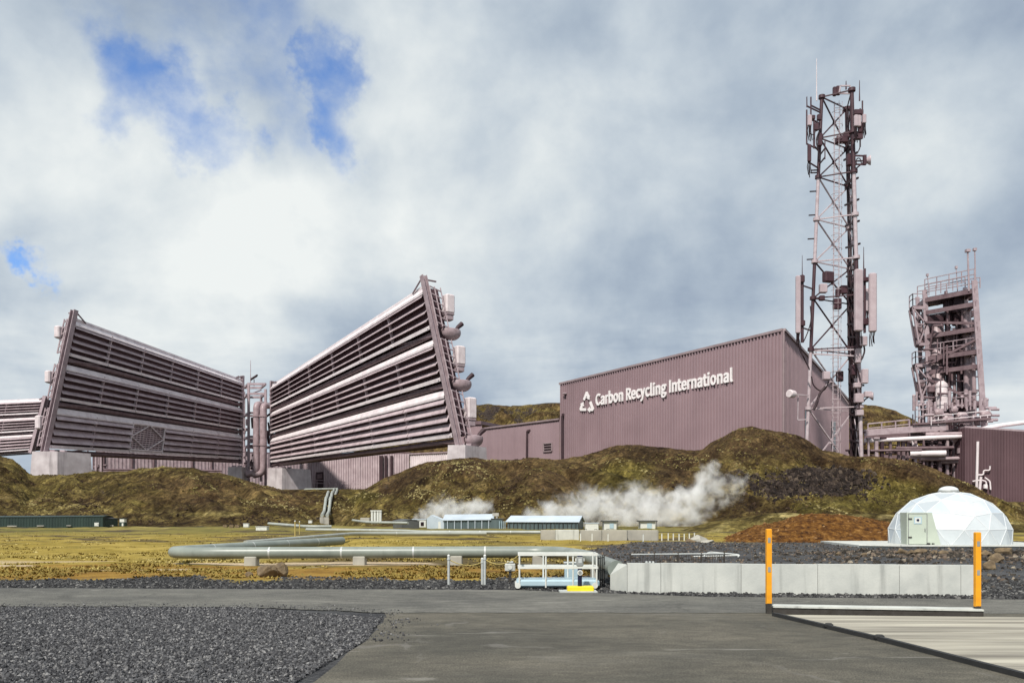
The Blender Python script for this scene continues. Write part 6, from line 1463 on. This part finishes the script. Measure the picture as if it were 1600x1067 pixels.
for lab, x0, x1, t, bt, Y in (('small flat-roofed white wellhead hut nearest the longest blue-grey shed', 941, 966, 813, 826, 122), ('small flat-roofed white wellhead hut set in the steam, farther right', 998, 1027, 813, 826, 124)):
    a, b_ = g_at(x0, bt, Y), g_at(x1, bt, Y); h = (bt-t)/F*Y; c = (a+b_)/2; w = b_.x-a.x
    o = thing('wellhead_hut', lab, 'hut', c, 'small white wellhead huts'); m = MB(); m.bbox((c.x, c.y+1, c.z+h*.42), (w*.8, 2, h*.9+.4), .05); m.build('body', M['whitepaint'], o)
    m = MB(); m.bbox((c.x, c.y+1, c.z+h*.95), (w, 2.6, h*.16), .03); m.build('roof', M['grey_shed'], o); m = MB(); m.box((c.x+.2, c.y-.04, c.z+h*.35), (w*.25, .06, h*.6)); m.build('door', M['signblue'], o)
    for s in (-1, 1): m = MB(); m.beam((c.x+s*w*.46, c.y-.1, c.z-.4), (c.x+s*w*.46, c.y-.1, c.z+h*.9), .08); m.build('post', M['grey_shed'], o)
p0 = g_at(925, 826, 121); o = thing('valve_house', 'low white valve house between the longest shed and the first hut', 'hut', p0); m = MB(); m.bbox((p0.x, p0.y+.7, p0.z+.25), (1.9, 1.4, 1.1), .05); m.build('body', M['whitepaint'], o); m = MB(); m.bbox((p0.x, p0.y+.7, p0.z+.85), (2.1, 1.6, .1), .02); m.build('roof', M['pale_roof'], o)
# four white stacks
o = thing('vent_stack', 'row of four joined white vertical stacks left of the sheds', 'stacks', g_at(588, 815, 132))
for px in (581.5, 586, 590.5, 594.5): m = MB(); m.tube([P(px, 818, 132), P(px, 799, 132)], .2, 12); m.tube([P(px, 799.5, 132), P(px, 798, 132)], .25, 12); m.build('pipe', M['whitepaint'], o)
m = MB(); m.beam(P(579, 797.6, 132), P(596.5, 797.6, 132), .5, .14); m.build('top_plate', M['whitepaint'], o)
m = MB(); c = P(571, 812, 133); m.bbox(c, (1.5, 1, .7), .05); m.build('base_house', M['concrete_mid'], o)
# weathered concrete blocks
spec = [(845, 868, 828, 844, 62.0, 'weathered grey concrete block, leftmost of the row in front of the sheds', .0), (868.5, 905, 827.5, 845, 61.0, 'palest and widest concrete block of the row in front of the sheds', 1), (907, 940, 828, 842, 63.5, 'set-back concrete block right of the palest one', 0), (941, 980, 828, 842, 62.5, 'long low concrete block with a slatted foot, right of the set-back one', 0), (981, 1029, 828, 842, 63.5, 'rightmost long concrete block of the row, beside the white fence posts', 0)]
for x0, x1, t, bt, Y, lab, pale in spec:
    a, b_ = P(x0, bt, Y), P(x1, bt, Y); zt = P(0, t, Y).z; g = gz((a.x+b_.x)/2, Y)-.1
    o = thing('concrete_block', lab, 'concrete block', ((a.x+b_.x)/2, Y, g), 'row of weathered concrete blocks on the plain'); m = MB(); m.bbox(((a.x+b_.x)/2, Y+.4, (g+zt)/2), (b_.x-a.x, .8, zt-g), .03); m.build('block', M['concrete' if pale else 'concrete_mid'], o)
    m = MB()
    for s in (.25, .75): c = a.lerp(b_, s); m.tube([(c.x-.12, Y+.4, zt-.02), (c.x-.1, Y+.4, zt+.07), (c.x+.1, Y+.4, zt+.07), (c.x+.12, Y+.4, zt-.02)], .018, 6)
    m.build('lifting_loop', M['darkiron'], o)
proto = None
for k, px in enumerate((907, 925, 950, 1005, 1034, 1044, 1052, 1061, 1069, 1077, 1085)):
    Y = 58.5+(k % 3)*.5 if k < 4 else 60+.2*k; x = (px-CX)/F*Y; g = gz(x, Y)
    if proto is None:
        proto = thing('fence_post', '', 'post', (x, Y, g), 'short white posts by the concrete blocks'); m = MB(); m.beam((x, Y, g-.1), (x, Y, g+.52), .07); m.build('shaft', M['whitepaint'], proto); m = MB(); m.box((x, Y, g+.535), (.085, .085, .03)); m.build('cap', M['galv'], proto); q = proto
    else: q = copy_tree(proto); q.location = (x, Y, g); q.rotation_euler.z = .1*(k % 4)
    q['label'] = 'short white post in front of the row of concrete blocks' if k < 4 else 'short white post in the close row at the right end of the concrete blocks'
    q['group'] = 'short white posts before the concrete blocks' if k < 4 else 'close row of short white posts beside the concrete blocks'
for k, (px, t, bt, Y) in enumerate(((461, 814, 838, 75), (468, 815, 833, 88))):
    p, q = P(px, bt+2, Y), P(px, t, Y); o = thing('marker_pole', ('nearer', 'farther')[k]+' of the two thin yellow poles on the plain by the pale pipes', 'pole', p, 'thin yellow poles on the plain'); m = MB(); m.tube([p, q], .055, 6); m.build('shaft', M['rope'], o); m = MB(); m.ball(q, .075, 8, 5); m.build('knob', M['whitepaint'], o)
for lab, px, py, Y, d in (('pale box beside the short far pipe on the left', 410, 826, 112, (1.5, 1, .5)), ('tiny white box on the far grass left of the saddle pipe', 485, 815.5, 160, (.7, .5, .5)), ('small white cabinet on the grass right of the red-brown pallets', 385, 821, 140, (.9, .6, .6))):
    p = P(px, py, Y); m = MB(); m.bbox(p, d, .06); m.bbox(p+Vector((0, 0, d[2]/2+.04)), (d[0]*1.1, d[1]*1.1, .07), .02); tag(m.build('utility_box', M['whitepaint'], org=p), lab, 'box')
for k, px in enumerate((352, 362, 371)):
    p = P(px, 822.5, 138); m = MB(); m.bbox(p, (.7, .5, .45), .05); m.box(p+Vector((.0, 0, .28)), (.5, .5, .1)); tag(m.build('pallet_stack', M['rust'] if 'rust' in M else M['rock'], org=p), ('leftmost', 'middle', 'rightmost')[k]+' red-brown pallet stack on the far grass', 'pallet stack', 'pallet stacks on the far grass')
make_boulder('debris_rock', 'pale broken boulder pile beside the short white posts, left of the orange soil heap', (P(1092, 838, 58).x, 58, .12), (1.5, 1.0, .9), 71, 'concrete_mid', 'rock')
make_boulder('debris_rock', 'darker broken rock at the left foot of the pale broken boulder', (P(1078, 842, 57).x, 57, .05), (.9, .7, .5), 72, 'rock', 'rock')
make_boulder('debris_rock', 'low pale slab rock right of the pale broken boulder', (P(1107, 844, 57).x, 57, .03), (1.1, .7, .35), 73, 'concrete_mid', 'rock')

# ------------------------------------------------------------------ steam
def steam(name, label, path, dens, seed):
    """path: (px, py, Y, radius in m). One volume that follows the path, torn by noise."""
    pts = [(P(px, py, Y), r*1.3) for px, py, Y, r in path]
    m = MB(); c0 = sum((p for p, r in pts), Vector())/len(pts)
    lo = Vector([min(p[i]-r*1.5 for p, r in pts) for i in range(3)]); hi = Vector([max(p[i]+r*1.5 for p, r in pts) for i in range(3)])
    lo.z = max(lo.z, 0.2)
    m.box((lo+hi)/2, hi-lo)
    mt = bpy.data.materials.new('steam_vapour'); mt.use_nodes = True; n = mt.node_tree.nodes; l = mt.node_tree.links; n.clear()
    out = n.new('ShaderNodeOutputMaterial'); vol = n.new('ShaderNodeVolumePrincipled'); vol.inputs['Color'].default_value = (1, 1, 1, 1); vol.inputs['Anisotropy'].default_value = -.15
    l.new(vol.outputs[0], out.inputs['Volume'])
    tc_ = n.new('ShaderNodeTexCoord')
    def mth(op, a, b_=None, c=None):
        x = n.new('ShaderNodeMath'); x.operation = op
        for i, v in enumerate((a, b_, c)):
            if v is None: continue
            if isinstance(v, (int, float)): x.inputs[i].default_value = v
            else: l.new(v, x.inputs[i])
        return x.outputs[0]
    # domain warp
    nz = n.new('ShaderNodeTexNoise'); nz.inputs['Scale'].default_value = .22; nz.inputs['Detail'].default_value = 2; l.new(tc_.outputs['Object'], nz.inputs['Vector'])
    sb = n.new('ShaderNodeVectorMath'); sb.operation = 'SUBTRACT'; l.new(nz.outputs['Color'], sb.inputs[0]); sb.inputs[1].default_value = (.5, .5, .5)
    sc_ = n.new('ShaderNodeVectorMath'); sc_.operation = 'SCALE'; l.new(sb.outputs[0], sc_.inputs[0]); sc_.inputs['Scale'].default_value = 5.0
    ad = n.new('ShaderNodeVectorMath'); ad.operation = 'ADD'; l.new(tc_.outputs['Object'], ad.inputs[0]); l.new(sc_.outputs[0], ad.inputs[1])
    best = None
    for i, (p, r) in enumerate(pts):
        q = p-c0; v = n.new('ShaderNodeVectorMath'); v.operation = 'DISTANCE'; l.new(ad.outputs[0], v.inputs[0]); v.inputs[1].default_value = q
        f = mth('SUBTRACT', 1.0, mth('DIVIDE', v.outputs['Value'], r)); best = f if best is None else mth('MAXIMUM', best, f)
    nb = n.new('ShaderNodeTexNoise'); nb.inputs['Scale'].default_value = .46; nb.inputs['Detail'].default_value = 8; nb.inputs['Roughness'].default_value = .66; nb.inputs['Distortion'].default_value = .6; l.new(tc_.outputs['Object'], nb.inputs['Vector'])
    e = mth('ADD', best, mth('MULTIPLY', mth('SUBTRACT', nb.outputs['Fac'], .52), 3.4))
    mr_ = n.new('ShaderNodeMapRange'); mr_.interpolation_type = 'SMOOTHSTEP'; l.new(e, mr_.inputs[0]); mr_.inputs[1].default_value = -.05; mr_.inputs[2].default_value = 1.3; mr_.inputs[3].default_value = 0; mr_.inputs[4].default_value = dens
    edge = n.new('ShaderNodeMapRange'); edge.interpolation_type = 'SMOOTHSTEP'; l.new(best, edge.inputs[0]); edge.inputs[1].default_value = -.35; edge.inputs[2].default_value = .1
    l.new(mth('MULTIPLY', mr_.outputs[0], edge.outputs[0]), vol.inputs['Density'])
    o = m.build(name, mt, org=c0); tag(o, label, 'steam', None, 'stuff'); return o
steam('steam', 'white steam drifting left behind the pale gabled shed', [(652, 806, 141, 1.0), (668, 803, 141, 1.5), (685, 800, 141, 1.9), (705, 798, 141, 2.2), (725, 797, 141, 2.1), (748, 795, 141, 2.0), (765, 790, 141, 1.3)], .70, 1)
steam('steam', 'large white steam plume rising to the right behind the huts', [(838, 806, 137, 1.5), (862, 800, 137, 2.2), (890, 797, 137, 2.6), (920, 797, 137, 2.9), (950, 796, 137, 3.2), (985, 800, 137, 3.2), (1018, 796, 137, 3.5), (1050, 797, 137, 3.3), (1080, 800, 137, 2.8), (1075, 780, 137, 2.7), (1095, 770, 137, 2.8), (1100, 755, 137, 2.2), (1125, 765, 137, 2.2), (1150, 765, 137, 1.9), (1165, 752, 137, 1.3), (1110, 742, 137, 1.5), (990, 778, 137, 2.2)], .58, 2)
